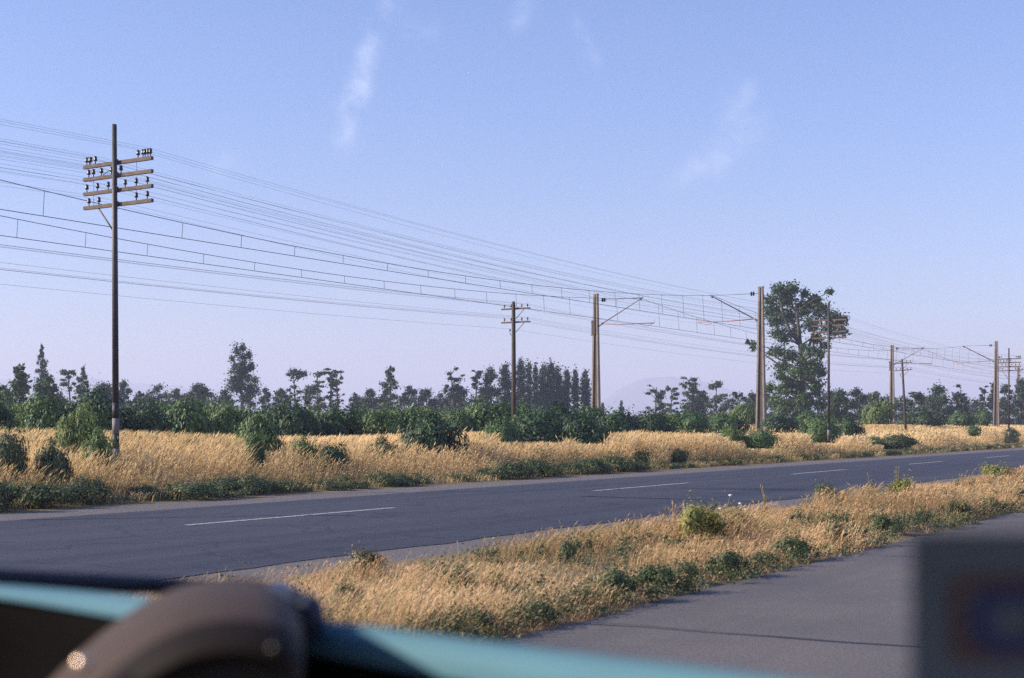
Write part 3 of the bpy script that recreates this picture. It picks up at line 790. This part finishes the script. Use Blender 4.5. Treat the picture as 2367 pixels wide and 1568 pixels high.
# railway masts: tapered concrete H-section with a bracket over the track; local +x points to the tracks
def mast(collar):
    e = empty('railway_mast')
    H = 8.2
    for s_ in (-1, 1):
        b = MB(); v = []; q = []
        for z, w in ((-.4,.29),(H,.135)):
            x0 = s_*w; x1 = s_*(w-.10)
            for x in (x0, x1):
                for y in (-.16*(1-.35*max(0,z)/H), .16*(1-.35*max(0,z)/H)): v.append((x,y,z))
        b.add(v, [(0,1,3,2),(4,6,7,5),(0,4,5,1),(2,3,7,6),(0,2,6,4),(1,5,7,3)]); b.build('flange', 'concrete', e)
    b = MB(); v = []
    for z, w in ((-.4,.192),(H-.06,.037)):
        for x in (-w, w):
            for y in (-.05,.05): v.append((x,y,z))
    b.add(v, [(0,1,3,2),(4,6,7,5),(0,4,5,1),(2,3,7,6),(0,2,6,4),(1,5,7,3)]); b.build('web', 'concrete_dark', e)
    b = MB(); b.box((0,0,H+.03), (.30,.24,.07)); b.build('cap', 'concrete', e)
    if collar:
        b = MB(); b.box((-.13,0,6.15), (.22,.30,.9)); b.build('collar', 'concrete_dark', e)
        b = MB(); 
        for z in (5.7, 6.5): b.tube([(-.20,0,z),(-.36,0,z)], .03, 6)
        b.build('bolt', 'iron', e)
    b = MB(); b.tube([(.15,0,6.22),(.5,0,6.42)], .055, 8); b.tube([(.5,0,6.42),(3.15,0,7.85),(3.25,0,7.92)], .034, 8); b.build('bracket_tube', 'galv', e)
    b = MB(); b.tube([(.10,0,7.86),(3.15,0,7.88)], .016, 6); tie = b.build('tie_rod', 'galv', e)
    for x in (.46,.60):
        b = MB(); v = b.tube([(x-.05,0,7.863),(x-.02,0,7.863),(x+.02,0,7.863),(x+.05,0,7.863)], [.03,.13,.13,.03], 12); b.build('insulator', 'insul', tie)
    b = MB(); b.tube([(.45,0,6.36),(2.0,0,6.30),(4.0,0,6.30)], .026, 8); b.tube([(4.0,0,6.30),(4.02,0,6.52)], .012, 5); b.tube([(3.9,0,6.26),(3.5,0,6.12),(3.1,0,6.20)], .014, 5); b.build('registration_arm', 'red_tube', e)
    b = MB(); b.tube([(3.1,0,7.86),(3.1,0,7.72)], .05, 8); b.build('wire_clamp', 'iron', e)
    return e
DN, DF = 30.5, 41.0; D1, D2 = 33.6, 37.9; GM_ = 1.22
near = [t_at(1759, DN), t_at(2303, DN)]; far = [t_at(1377.5, DF), t_at(2062, DF), t_at(2354, DF)]
mp = mast(False)
for i, t in enumerate(near):
    o = mp if i == 0 else copy_tree(mp)
    p = W(t, DN); o.location = (p[0], p[1], GM_); o.rotation_euler = (0,0,math.atan2(AXD[1], AXD[0]))
    tag(o, ['tall concrete railway mast beside the big tree, bracket reaching left', 'distant concrete railway mast beside the most distant crossarm pole'][i], 'railway mast', 'railway masts on the near side of the tracks')
mf = mast(True)
for i, t in enumerate(far):
    o = mf if i == 0 else copy_tree(mf)
    p = W(t, DF); o.location = (p[0], p[1], GM_); o.rotation_euler = (0,0,math.atan2(-AXD[1], -AXD[0]))
    tag(o, ['concrete railway mast with collar right of the short wooden pole, bracket reaching right', 'distant twin-flanged railway mast left of the leaning wooden pole', 'farthest railway mast, partly behind the crossarm pole at the right margin'][i], 'railway mast', 'railway masts on the far side of the tracks')

# ------------------------------------------------------------------ wires
def sagline(pts, sag, seg=14):
    out = []
    for (a, b_) in zip(pts[:-1], pts[1:]):
        for i in range(seg):
            f = i/seg; p = [a[k]+(b_[k]-a[k])*f for k in range(3)]; p[2] -= 4*sag*f*(1-f); out.append(tuple(p))
    out.append(pts[-1]); return out
sp = 46.0
tP = [TP[0]-sp, *TP, TP[2]+43]
names = ['top', 'second', 'third', 'lowest']
# x offset on the arm is measured towards the road
def ordn(k): return ['first','second','third','fourth','fifth','sixth','seventh','eighth','ninth'][k]
for k, (z, ins) in enumerate(P_ARMS):
    for j, x in enumerate(ins):
        if k == 0 and j in (2, 6, 7): continue
        zz = z+.0375+.135
        pts = [W(t - .075, DP - x*f_, zz-dz) for t, dz, f_ in zip(tP, (-.2,0,.30,.50,.8), (1,1,.85,.85,.85))]
        b = MB(); b.tube(sagline(pts, .34+.03*((j*7+k*3)%5)), .0019, 4)
        o = b.build('telegraph_wire', 'wire_thin')
        tag(o, 'thin wire on the tall poles, %s crossarm, %s insulator from the left' % (names[k], ordn(j)), 'wire', 'telegraph wires on the tall poles')
tW = [TW[0]-50.5, *TW, TW[1]+50.5]
for k, z in enumerate((4.72, 4.24)):
    for j, x in enumerate((-.44,-.16,.28,.52)):
        pts = [W(t, DW - x, gW+z+.15) for t in tW]
        b = MB(); b.tube(sagline(pts, .30+.03*((j*5+k)%4)), .0028, 4)
        o = b.build('telegraph_wire', 'wire_thin')
        tag(o, 'thin wire on the short poles, %s crossarm, %s insulator from the left' % (['upper','lower'][k], ordn(j)), 'wire', 'telegraph wires on the short wooden poles')
pts = [W(t, DW+.17, gW+4.0) for t in tW]
b = MB(); b.tube(sagline(pts, .3), .0028, 4); o = b.build('telegraph_wire', 'wire_thin')
tag(o, 'lowest thin wire, on the hook insulator of the short wooden pole', 'wire', 'telegraph wires on the short wooden poles')

def catenary(d, masts_t, lab, zc, zm, sag, phase):
    e = empty('overhead_line', W(masts_t[0], d, 0), 0, lab, 'overhead line', 'overhead lines over the two tracks')
    ox, oy, _ = e.location
    loc = lambda t, z, dd=0: (W(t, d+dd)[0]-ox, W(t, d+dd)[1]-oy, z)
    b = MB(); pm = sagline([loc(t, zm) for t in masts_t], sag, 24); b.tube(pm, .0115, 5); b.build('messenger_wire', 'wire', e)
    b = MB()
    zig = []
    for i, t in enumerate(masts_t): zig.append(loc(t, zc, .10*(-1)**i))
    b.tube(sagline(zig, .02, 12), .0115, 5); b.build('contact_wire', 'wire', e)
    for a, c, s0 in zip(masts_t[:-1], masts_t[1:], range(9)):
        n = 22 if s0 < 2 else 14
        for i in range(n):
            f = (i+.5+phase)/n
            if f > .99: continue
            t = a+(c-a)*f; zt = zm-4*sag*f*(1-f)
            if t < 22: continue
            ft = .10*(-1)**s0*(1-2*f)
            b = MB(); b.tube([loc(t, zt), loc(t, zc, ft)], .0085, 4); b.build('dropper', 'wire', e)
catenary(D1, [near[0]-63.5, near[0], near[1], near[1]+63], 'near overhead railway line of two parallel wires joined by droppers', 7.5, 9.10, 1.33, .0)
catenary(D2, [far[0]-64, far[0], far[1], far[2], far[2]+63], 'far overhead railway line of two parallel wires joined by droppers', 7.45, 9.05, 1.30, .35)

# ------------------------------------------------------------------ grass
def blades(t, d, z, h, w, lean, tint, head=1.0):
    n = len(t)
    X = t*S-d*CO; Y = t*CO+d*S
    base = np.stack([X, Y, z-.03], 1)
    ang = rng.uniform(0, 2*np.pi, n)
    wd = np.stack([np.cos(ang), np.sin(ang), np.zeros(n)], 1)*w[:,None]*.5
    la = rng.normal(.25, .9, n)                               # breeze carries the tops to the right of the picture
    ld = np.stack([np.cos(la), np.sin(la), np.zeros(n)], 1)*(lean*h)[:,None]
    up = np.stack([np.zeros(n), np.zeros(n), h], 1)
    m_ = base+up*.5+ld*.3; k_ = base+up*.86+ld*.8; tp = base+up*1.0+ld*1.15
    v = np.stack([base-wd, base+wd, m_-wd*.8, m_+wd*.8, k_-wd*.45, k_+wd*.45, k_-wd*1.5*head+(tp-k_)*.4, tp, k_+wd*1.5*head+(tp-k_)*.4], 1)
    i = np.arange(n)[:,None]*9
    q = np.concatenate([i+np.array([0,1,3,2]), i+np.array([2,3,5,4]), i+np.array([4,8,7,6])], 0)
    tt = np.repeat(tint[:,None], 9, 1); tt[:,6:] = np.clip(tt[:,6:]+.06, 0, .95)*(tint[:,None] < .95)+tint[:,None]*(tint[:,None] >= .95)
    return v.reshape(-1,3), q, tt.ravel()
def patch(t, d, sc, ph):                                     # soft patchiness 0..1
    return .5+.25*np.sin(t*sc+ph)+.25*np.sin(d*sc*1.9+t*sc*.37+ph*2.1)
def in_view(t, d, pad=60):
    X = t*S-d*CO; Y = t*CO+d*S
    px = CX+X/np.maximum(Y,.1)*F
    return (Y > 2) & (px > -pad*4) & (px < 2367+pad*4), Y
def grass(name, n, dlo, dhi, tlo, thi, hfun, wk, wmin, lean, m, tint, label, head=1.0, power=1.6):
    u = rng.uniform(0,1,n)**power
    t = tlo+(thi-tlo)*u; d = rng.uniform(dlo, dhi, n)
    ok, Y = in_view(t, d); t, d, Y = t[ok], d[ok], Y[ok]
    h = hfun(t, d)*rng.uniform(.55, 1.15, len(t))
    if name == 'tall_grass':
        X = t*S-d*CO; px = CX+X/Y*F; gzv = ground_z(d)
        for xc, wc, yb, by in CLEAR:                          # shorter, thinner grass between each bush and the road
            edge = np.clip((wc*.55-np.abs(px-xc))/(wc*.18+4), 0, 1)
            lim = np.maximum(.05, (EYE-(yb-HY)/F*Y-gzv)*rng.uniform(.75, 1.35, len(h)))
            h = np.where((Y < by+.6) & (edge > 0), np.minimum(h, lim+(1-edge)*.8), h)
    keep = h > .06; t, d, Y, h = t[keep], d[keep], Y[keep], h[keep]
    w = np.maximum(wmin, Y*wk)*rng.uniform(.6,1.4,len(t))
    v, q, tt = blades(t, d, ground_z(d), h, w, lean*rng.uniform(.3,1.5,len(t)), tint(t, d), head)
    o = link(name, np_mesh(name, v, q, tt), M[m]); tag(o, label, 'grass', kind='stuff'); return o
def tall_h(t, d):
    e = np.clip((d-16.9)/2.0, .22, 1)
    e *= np.where((t > 52) & (t < 82) & (d > 21), .72, 1)
    return (.55+.30*patch(t, d, .35, 1.0))*e
def straw_t(t, d):
    p = patch(t, d, .22, .4); r_ = rng.uniform(0,1,len(t))
    p2 = patch(t, d, .61, 3.3)
    p3 = patch(t, d, .13, 5.1)
    tt = np.clip(.30+.34*p+.30*(p2-.5)+.22*(p3-.5)+.27*rng.normal(.3,.6,len(t))-.30*np.clip((18.9-d)/1.2,0,1), 0, .93)
    return np.where(r_ < .03+.05*(d < 18.2)+.16*(patch(t, d, .47, 4.0) > .74), 1.0, tt)
grass('tall_grass', 330000, 16.9, 25.2, 8, 240, tall_h, .00036, .0065, .40, 'straw', straw_t, 'tall golden dry grass between the far road and the railway bank', 1.3, 1.7)
grass('tall_grass', 9000, 18.5, 24, 8, 230, lambda t,d: .58+.34*patch(t, d, .5, 2.2), .00026, .005, .32, 'straw', straw_t, 'tallest wispy stalks standing above the golden grass', 2.2, 1.6)
def med_h(t, d):
    e = np.clip(np.minimum((d-4.15)/.4, (7.65-d)/1.1), .12, 1)*np.where((d > 7.0) & (t < 16), .45, 1)
    return (.07+.20*patch(t, d, .9, 2.0)**1.5+.12*(patch(t, d, 2.3, .7) > .72))*e
def med_t(t, d):
    p = patch(t, d, .8, 1.7); r_ = rng.uniform(0,1,len(t))
    tt = np.clip(.08+.55*p+.25*rng.normal(.3,.6,len(t)), 0, .9)
    return np.where(r_ < .10+.22*(patch(t, d, 1.3, .2) > .68), rng.uniform(.93,1,len(t)), tt)
grass('median_grass', 170000, 4.15, 7.8, 1.5, 110, med_h, .00045, .003, .6, 'median', med_t, 'short dry golden grass on the strip between the two carriageways', 1.3, 1.9)
grass('bank_grass', 60000, 27, 38, 84, 240, lambda t,d: .42+0*t, .0005, .012, .35, 'straw', straw_t, 'dry grass on the railway bank', 1.4, 1.2)

def cover(name, n, dlo, dhi, tlo, thi, h, r, per, leaf, m, label, cond):
    cl = []; k = 0
    while len(cl) < n and k < n*50:
        k += 1
        u = random.random()**1.7; t = tlo+(thi-tlo)*u; d = random.uniform(dlo, dhi)
        ok, Y = in_view(np.array([t]), np.array([d]))
        if not ok[0] or not cond(t, d): continue
        p = W(t, d); hh = h*random.uniform(.4,1.3); rr_ = r*random.uniform(.5,1.4)
        cl.append((p[0], p[1], float(ground_z(d))+hh*.5, rr_, rr_, hh*.5))
    o = link(name, crown_mesh(name, cl, n*per, leaf, 0, 1), M[m]); tag(o, label, 'ground cover', kind='stuff')
def pt(t, d, a, b_): return .5+.25*math.sin(t*a+b_)+.25*math.sin(d*a*1.7+t*a*.4+b_*2)
grass('median_grass', 2600, 4.5, 6.8, 9, 90, lambda t,d: .18+.22*patch(t, d, 1.4, 1.1)*np.clip((t-8)/10,.2,1), .0004, .0025, .3, 'median', lambda t,d: rng.uniform(.0,.30,len(t)), 'thin brown dead stalks standing in the median', 1.0, 1.5)
cover('ground_cover', 300, 4.2, 5.0, 5, 90, .15, .14, 110, .012, 'weed', 'ragged dusty green plants along the pavement edge of the median', lambda t,d: d < 4.45+.7*pt(t,d,.8,.3))
cover('ground_cover', 170, 4.8, 7.2, 6, 95, .22, .13, 130, .012, 'weed', 'patchy dusty green and brown plants among the dry median grass', lambda t,d: (t > 14 or d < 6.5) and (pt(t,d,1.1,1.9) > .70 or random.random() < .10))
cover('ground_cover', 420, 16.9, 17.5, 8, 190, .20, .24, 110, .024, 'weed', 'low green plants along the far shoulder', lambda t,d: random.random() < .05+.8*pt(t,.5,.21,.8))
cover('ground_cover', 260, 17.6, 22, 8, 160, .50, .28, 110, .026, 'weed', 'thin green plants scattered through the tall dry grass', lambda t,d: pt(t,d,.33,2.6) > .70)
# ------------------------------------------------------------------ the car the picture is taken from
car = empty('car', (.15, .75, .35), 0, 'out-of-focus dashboard of the car, with a turquoise strip and dark rounded instrument hood', 'car')
def cl_(p): return (p[0]-.15, p[1]-.75, p[2]-.35)
HD = .13
edge = [(-700,1296),(-350,1330),(0,1354),(169,1366),(271,1374),(500,1404),(761,1440),(968,1466),(1226,1501),(1527,1535),(1800,1569),(2200,1620),(2700,1690)]
xs = np.linspace(-700, 2700, 60); ys = np.interp(xs, [p[0] for p in edge], [p[1] for p in edge])
ys = np.convolve(np.pad(ys, 3, 'edge'), np.ones(7)/7, 'valid'); ys[:3] = ys[3]-np.array([3,2,1])*4.4; ys[-3:] = ys[-4]+np.array([1,2,3])*7.8
line = [np.array(at(x, y, HD*F/(y-HY))) for x, y in zip(xs, ys)]
def sweep(prof, name, m, parent, scale=True):
    v = []; q = []; n = len(prof)
    for i, p in enumerate(line):
        tg = line[min(i+1,len(line)-1)]-line[max(i-1,0)]; tg[2] = 0; tg /= np.linalg.norm(tg)
        nrm = np.array((tg[1], -tg[0], 0))                     # towards the camera
        if nrm[1] > 0: nrm = -nrm
        hs = np.interp(xs[i], [-700,0,250,760,1500], [.38,.42,.72,1,1.25]) if scale else 1
        for a, z in prof: v.append(cl_(p+nrm*a+np.array((0,0,z*hs))))
    for i in range(len(line)-1):
        for j in range(n-1):
            a = i*n+j; q.append((a, a+1, a+n+1, a+n))
    me = np_mesh(name, v, q, smooth=True)
    return link(name, me, M[m], parent)
sweep([(-.10,-.04),(-.05,-.018),(-.018,-.004),(-.006,-.0),(.003,-.002),(.009,-.007),(.011,-.013),(.010,-.0205)], 'dash_strip', 'turq', car)
sweep([(.006,-.0195),(.004,-.03),(.0,-.06),(-.02,-.12),(-.05,-.30),(-.06,-.6)], 'dashboard', 'dashface', car)
# instrument hood: an arched shell round a dark face
back = [(60,1650),(120,1582),(170,1534),(225,1485),(285,1440),(350,1398),(420,1367),(500,1350),(575,1348),(640,1358),(682,1384),(702,1430),(704,1490),(704,1555),(704,1650)]
front= [(150,1720),(215,1668),(280,1622),(340,1580),(395,1545),(445,1524),(500,1514),(552,1512),(604,1518),(646,1530),(676,1548),(688,1575),(692,1610),(692,1650),(692,1720)]
def contour(f, z, dy=0):
    return [at(b_[0]+(a[0]-b_[0])*f, b_[1]+(a[1]-b_[1])*f+dy, z) for a, b_ in zip(front, back)]
dome = lambda f: .763+.215*(1-math.sqrt(max(0,1-(1-f)**2)))
rings = [contour(-.12, 1.06, 6)]+[contour(f, dome(f)) for f in (0,.06,.15,.3,.5,.75,.95)]+[contour(1.0,.764,2), contour(1.05,.775,6), contour(1.1,.86,10)]
n = len(back)
def shell(name, rs, m, parent):
    v = [cl_(p) for r_ in rs for p in r_]; q = []
    for i in range(len(rs)-1):
        for j in range(n-1):
            a = i*n+j; q.append((a, a+n, a+n+1, a+1))
    o = link(name, np_mesh(name, v, q, smooth=True), M[m], parent)
    sub = o.modifiers.new('smooth', 'SUBSURF'); sub.levels = 2; sub.render_levels = 2
    return o
hood = shell('instrument_hood', rings[:6], 'hood', car)
shell('hood_shaded_inside', rings[5:], 'hood_shaded', hood)  # inner rings of the same hood, shade painted in by darker vinyl
b = MB(); b.add([cl_(p) for p in contour(1.08, .86, 12)], [tuple(range(n))]); b.build('gauge_face', 'black', hood)
def ball(name, px, py, z, r, m, parent, sq=(1,1,1)):
    c = cl_(at(px, py, z)); b = MB(); k = 12
    prof = [(max(.0002, r*math.sin(math.pi*i/k))*sq[0], -r*math.cos(math.pi*i/k)*sq[2]) for i in range(k+1)]
    b.lathe(c, prof, 18); return b.build(name, m, parent)
ball('chrome_knob', 190, 1533, .768, .0045, 'chrome', hood)
ball('warning_lamp', 640, 1503, .74, .0048, 'chrome_dull', hood)
ball('indicator_knob', 716, 1424, .93, .0125, 'navy', car, (.85,1,1.15))
b = MB(); b.tube([cl_(at(640,1372,.97)), cl_(at(712,1410,.93))], .010, 8); b.build('indicator_stalk', 'navy', car)
b = MB(); b.tube([cl_(at(-700,1282,1.36)), cl_(at(0,1336,1.33)), cl_(at(300,1352,1.32)), cl_(at(650,1362,1.30))], [.0085,.0085,.0085,.006], 8); b.build('wiper', 'rubber', car)
# windscreen pane, leaning back from the bonnet
v = [W(1.0,-.43,1.06), W(1.0,1.18,1.06), W(.49,1.18,1.56), W(.49,-.43,1.56)]
link('windscreen', np_mesh('windscreen', [cl_(p) for p in v], [(0,1,2,3)]), M['glass'], car)
v = []
for t in np.linspace(-1.3, .46, 8):
    for d in np.linspace(-.45, .88, 9):
        sag = .05*((d-.21)/.67)**2+.03*max(0,(t-.1)/.4)**2
        v.append(cl_(W(t, d, 1.60-sag)))
rf = link('shade_roof', np_mesh('shade_roof', v, [(i*9+j, i*9+9+j, i*9+10+j, i*9+j+1) for i in range(7) for j in range(8)], smooth=True), M['turq'], car)  # out of view, added to shade the dashboard, edge trimmed to let sun in
so = rf.modifiers.new('thick', 'SOLIDIFY'); so.thickness = .03
b = MB(); b.tube([cl_(W(.93,1.34,1.02)), cl_(W(.75,1.06,1.30)), cl_(W(.47,.87,1.55))], .028, 10); b.build('unseen_pillar', 'turq', car)  # pillars out of view, added with the overhead panel that darkens the interior
b = MB(); b.tube([cl_(W(1.0,-.45,1.02)), cl_(W(.75,-.45,1.30)), cl_(W(.47,-.44,1.56))], .028, 10); b.build('unseen_pillar', 'turq', car)
# printed card standing on the dashboard
cz = .47
c0 = at(2430, 1500, cz)
card = empty('printed_card', (c0[0], c0[1], c0[2]), 0, 'blurred dark card with a red line and navy lettering standing at the lower right', 'card')
k = cz/F
b = MB(); b.box((0,.0015,0), (640*k, .002, 540*k)); b.build('board', 'card', card)
def frame(name, m, x0, x1, y0, y1, w, yoff, rnd):
    """rounded ring in card coordinates (picture units), its own thin sheet of ink"""
    def loop(x0, x1, y0, y1, r):
        pts = []
        for cx_, cy_, a0 in ((x1-r,y1-r,0),(x0+r,y1-r,90),(x0+r,y0+r,180),(x1-r,y0+r,270)):
            for i in range(7):
                a = R(a0+i*15); pts.append((cx_+r*math.cos(a), cy_+r*math.sin(a)))
        return pts
    o_, i_ = loop(x0,x1,y0,y1,rnd), loop(x0+w,x1-w,y0+w,y1-w,max(4,rnd-w*.6)); n = len(o_)
    v = [((x-2430)*k, yoff, -(y-1500)*k) for x, y in o_+i_]
    link(name, np_mesh(name, v, [(i, (i+1)%n, n+(i+1)%n, n+i) for i in range(n)]), M[m], card)
frame('red_line', 'cardred', 2198, 2660, 1330, 1528, 30, -.0003, 34)
frame('navy_letter', 'cardblue', 2246, 2430, 1358, 1512, 38, -.0006, 60)

# ------------------------------------------------------------------ haze
HZ = 150.0
b = MB(); b.box((0, 0, (HZ-2)/2), (11400, 11400, HZ+2))
hz = link('haze', b.mesh('haze'), None); tag(hz, 'pale haze in the distant air', 'haze', kind='stuff')
m = bpy.data.materials.new('haze'); m.use_nodes = True; nt = m.node_tree
for n_ in list(nt.nodes):
    if n_.type != 'OUTPUT_MATERIAL': nt.nodes.remove(n_)
pv = nd(nt, 'ShaderNodeVolumePrincipled'); pv.inputs['Density'].default_value = 4.8e-4
pv.inputs['Color'].default_value = (.70,.74,.95,1); pv.inputs['Anisotropy'].default_value = .1
nt.links.new(pv.outputs[0], nt.nodes['Material Output'].inputs['Volume'])
hz.data.materials.append(m)

# ------------------------------------------------------------------ light
SUN_EL = 25.0; SUN_AZ = math.atan2(-.985, -.10)               # measured clockwise from +Y, so negative is to the left
sd = (math.sin(SUN_AZ)*math.cos(R(SUN_EL)), math.cos(SUN_AZ)*math.cos(R(SUN_EL)), math.sin(R(SUN_EL)))
L = bpy.data.lights.new('sun', 'SUN'); L.energy = 5.0; L.angle = R(.5); L.color = (1.0,.88,.71)
lo = bpy.data.objects.new('sun', L); COL.objects.link(lo)
import mathutils
lo.rotation_euler = mathutils.Vector(sd).to_track_quat('Z', 'Y').to_euler()
w = bpy.data.worlds.new('World'); SC.world = w; w.use_nodes = True; nt = w.node_tree
bg = nt.nodes['Background']
sky = nd(nt, 'ShaderNodeTexSky', sky_type='NISHITA'); sky.sun_disc = False
sky.sun_elevation = R(SUN_EL); sky.sun_rotation = SUN_AZ % (2*math.pi)
sky.air_density = 1.0; sky.dust_density = .6; sky.ozone_density = 3.0; sky.altitude = 200
tc = nd(nt, 'ShaderNodeTexCoord'); 
def mth(op, a, b_=None, c=None):
    n = nd(nt, 'ShaderNodeMath', operation=op)
    for i_, v_ in enumerate((a, b_, c)):
        if v_ is None: continue
        if isinstance(v_, (int, float)): n.inputs[i_].default_value = v_
        else: nt.links.new(v_, n.inputs[i_])
    return n.outputs[0]
def dot(vec, v3):
    n = nd(nt, 'ShaderNodeVectorMath', operation='DOT_PRODUCT'); nt.links.new(vec, n.inputs[0]); n.inputs[1].default_value = v3
    return n.outputs['Value']
nrm_ = nd(nt, 'ShaderNodeVectorMath', operation='NORMALIZE'); nt.links.new(tc.outputs['Generated'], nrm_.inputs[0]); DIR = nrm_.outputs[0]
wob = noise(nt, 26, 5, .6, DIR); brk = noise(nt, 34, 6, .62, DIR)
def dirv(px, py):
    v_ = np.array((px-CX, F, HY-py), float); return v_/np.linalg.norm(v_)
def streak(x1, y1, x2, y2, wd, strength):
    a, b_ = dirv(x1, y1), dirv(x2, y2); c_ = (a+b_)/2; al = b_-a; ln = np.linalg.norm(al); al /= ln
    pp = np.cross(c_/np.linalg.norm(c_), al); pp /= np.linalg.norm(pp); sg = wd/F
    u = mth('DIVIDE', mth('SUBTRACT', dot(DIR, tuple(al)), float(np.dot(c_, al))), ln*.52)
    v_ = mth('ADD', mth('DIVIDE', mth('SUBTRACT', dot(DIR, tuple(pp)), float(np.dot(c_, pp))), sg), mth('MULTIPLY', mth('SUBTRACT', wob, .5), 4.0))
    q_ = mth('ADD', mth('POWER', mth('ABSOLUTE', v_), 2.0), mth('POWER', mth('ABSOLUTE', u), 4.0))
    g_ = mth('POWER', 2.718, mth('MULTIPLY', q_, -1.0))
    front = mth('GREATER_THAN', dot(DIR, tuple(c_)), .5)
    k_ = mth('MULTIPLY', mth('MAXIMUM', mth('MULTIPLY', mth('SUBTRACT', brk, .34), 3.2), 0.0), strength)
    return mth('MULTIPLY', mth('MULTIPLY', g_, front), k_)
cf = None
for a_ in ((792,330,852,95,24,.30),(850,110,915,-10,20,.20),(1335,40,1372,160,16,.14),(1570,430,1770,280,28,.15),(1680,310,1735,180,24,.12),(930,60,1010,90,26,.10),(470,390,560,370,26,.08),(1225,-20,1190,70,24,.12)):
    q_ = streak(*a_); cf = q_ if cf is None else mth('ADD', cf, q_)
cf = mth('MINIMUM', cf, .5)
sx = nd(nt, 'ShaderNodeSeparateXYZ'); nt.links.new(tc.outputs['Generated'], sx.inputs[0])
tint = ramp(nt, sx.outputs[2], [(.0,(.95,.80,.93)),(.10,(.93,.83,1.0)),(.26,(.90,.90,1.13)),(.6,(.80,.88,1.19))])
base = mixc(nt, 1.0, sky.outputs[0], tint, 'MULTIPLY')
col = mixc(nt, cf, base, (7.5,7.6,8.6))
nt.links.new(col, bg.inputs[0]); bg.inputs[1].default_value = .113

# ------------------------------------------------------------------ camera
cam = bpy.data.cameras.new('camera'); cam.lens = 50; cam.sensor_width = 36; cam.sensor_fit = 'HORIZONTAL'
cam.shift_y = (HY-784)/2367; cam.clip_start = .02; cam.clip_end = 20000
cam.dof.use_dof = True; cam.dof.focus_distance = 60; cam.dof.aperture_fstop = 5.0
co = bpy.data.objects.new('camera', cam); COL.objects.link(co); co.location = (0,0,EYE); co.rotation_euler = (R(90),0,0)
SC.camera = co
SC.view_settings.view_transform = 'Standard'; SC.view_settings.look = 'None'; SC.view_settings.gamma = 1; SC.view_settings.exposure = .76
SC.render.engine = 'CYCLES'
SC.cycles.max_bounces = 6; SC.cycles.diffuse_bounces = 3; SC.cycles.glossy_bounces = 2; SC.cycles.transmission_bounces = 3; SC.cycles.volume_bounces = 1; SC.cycles.transparent_max_bounces = 8
SC.cycles.use_denoising = False
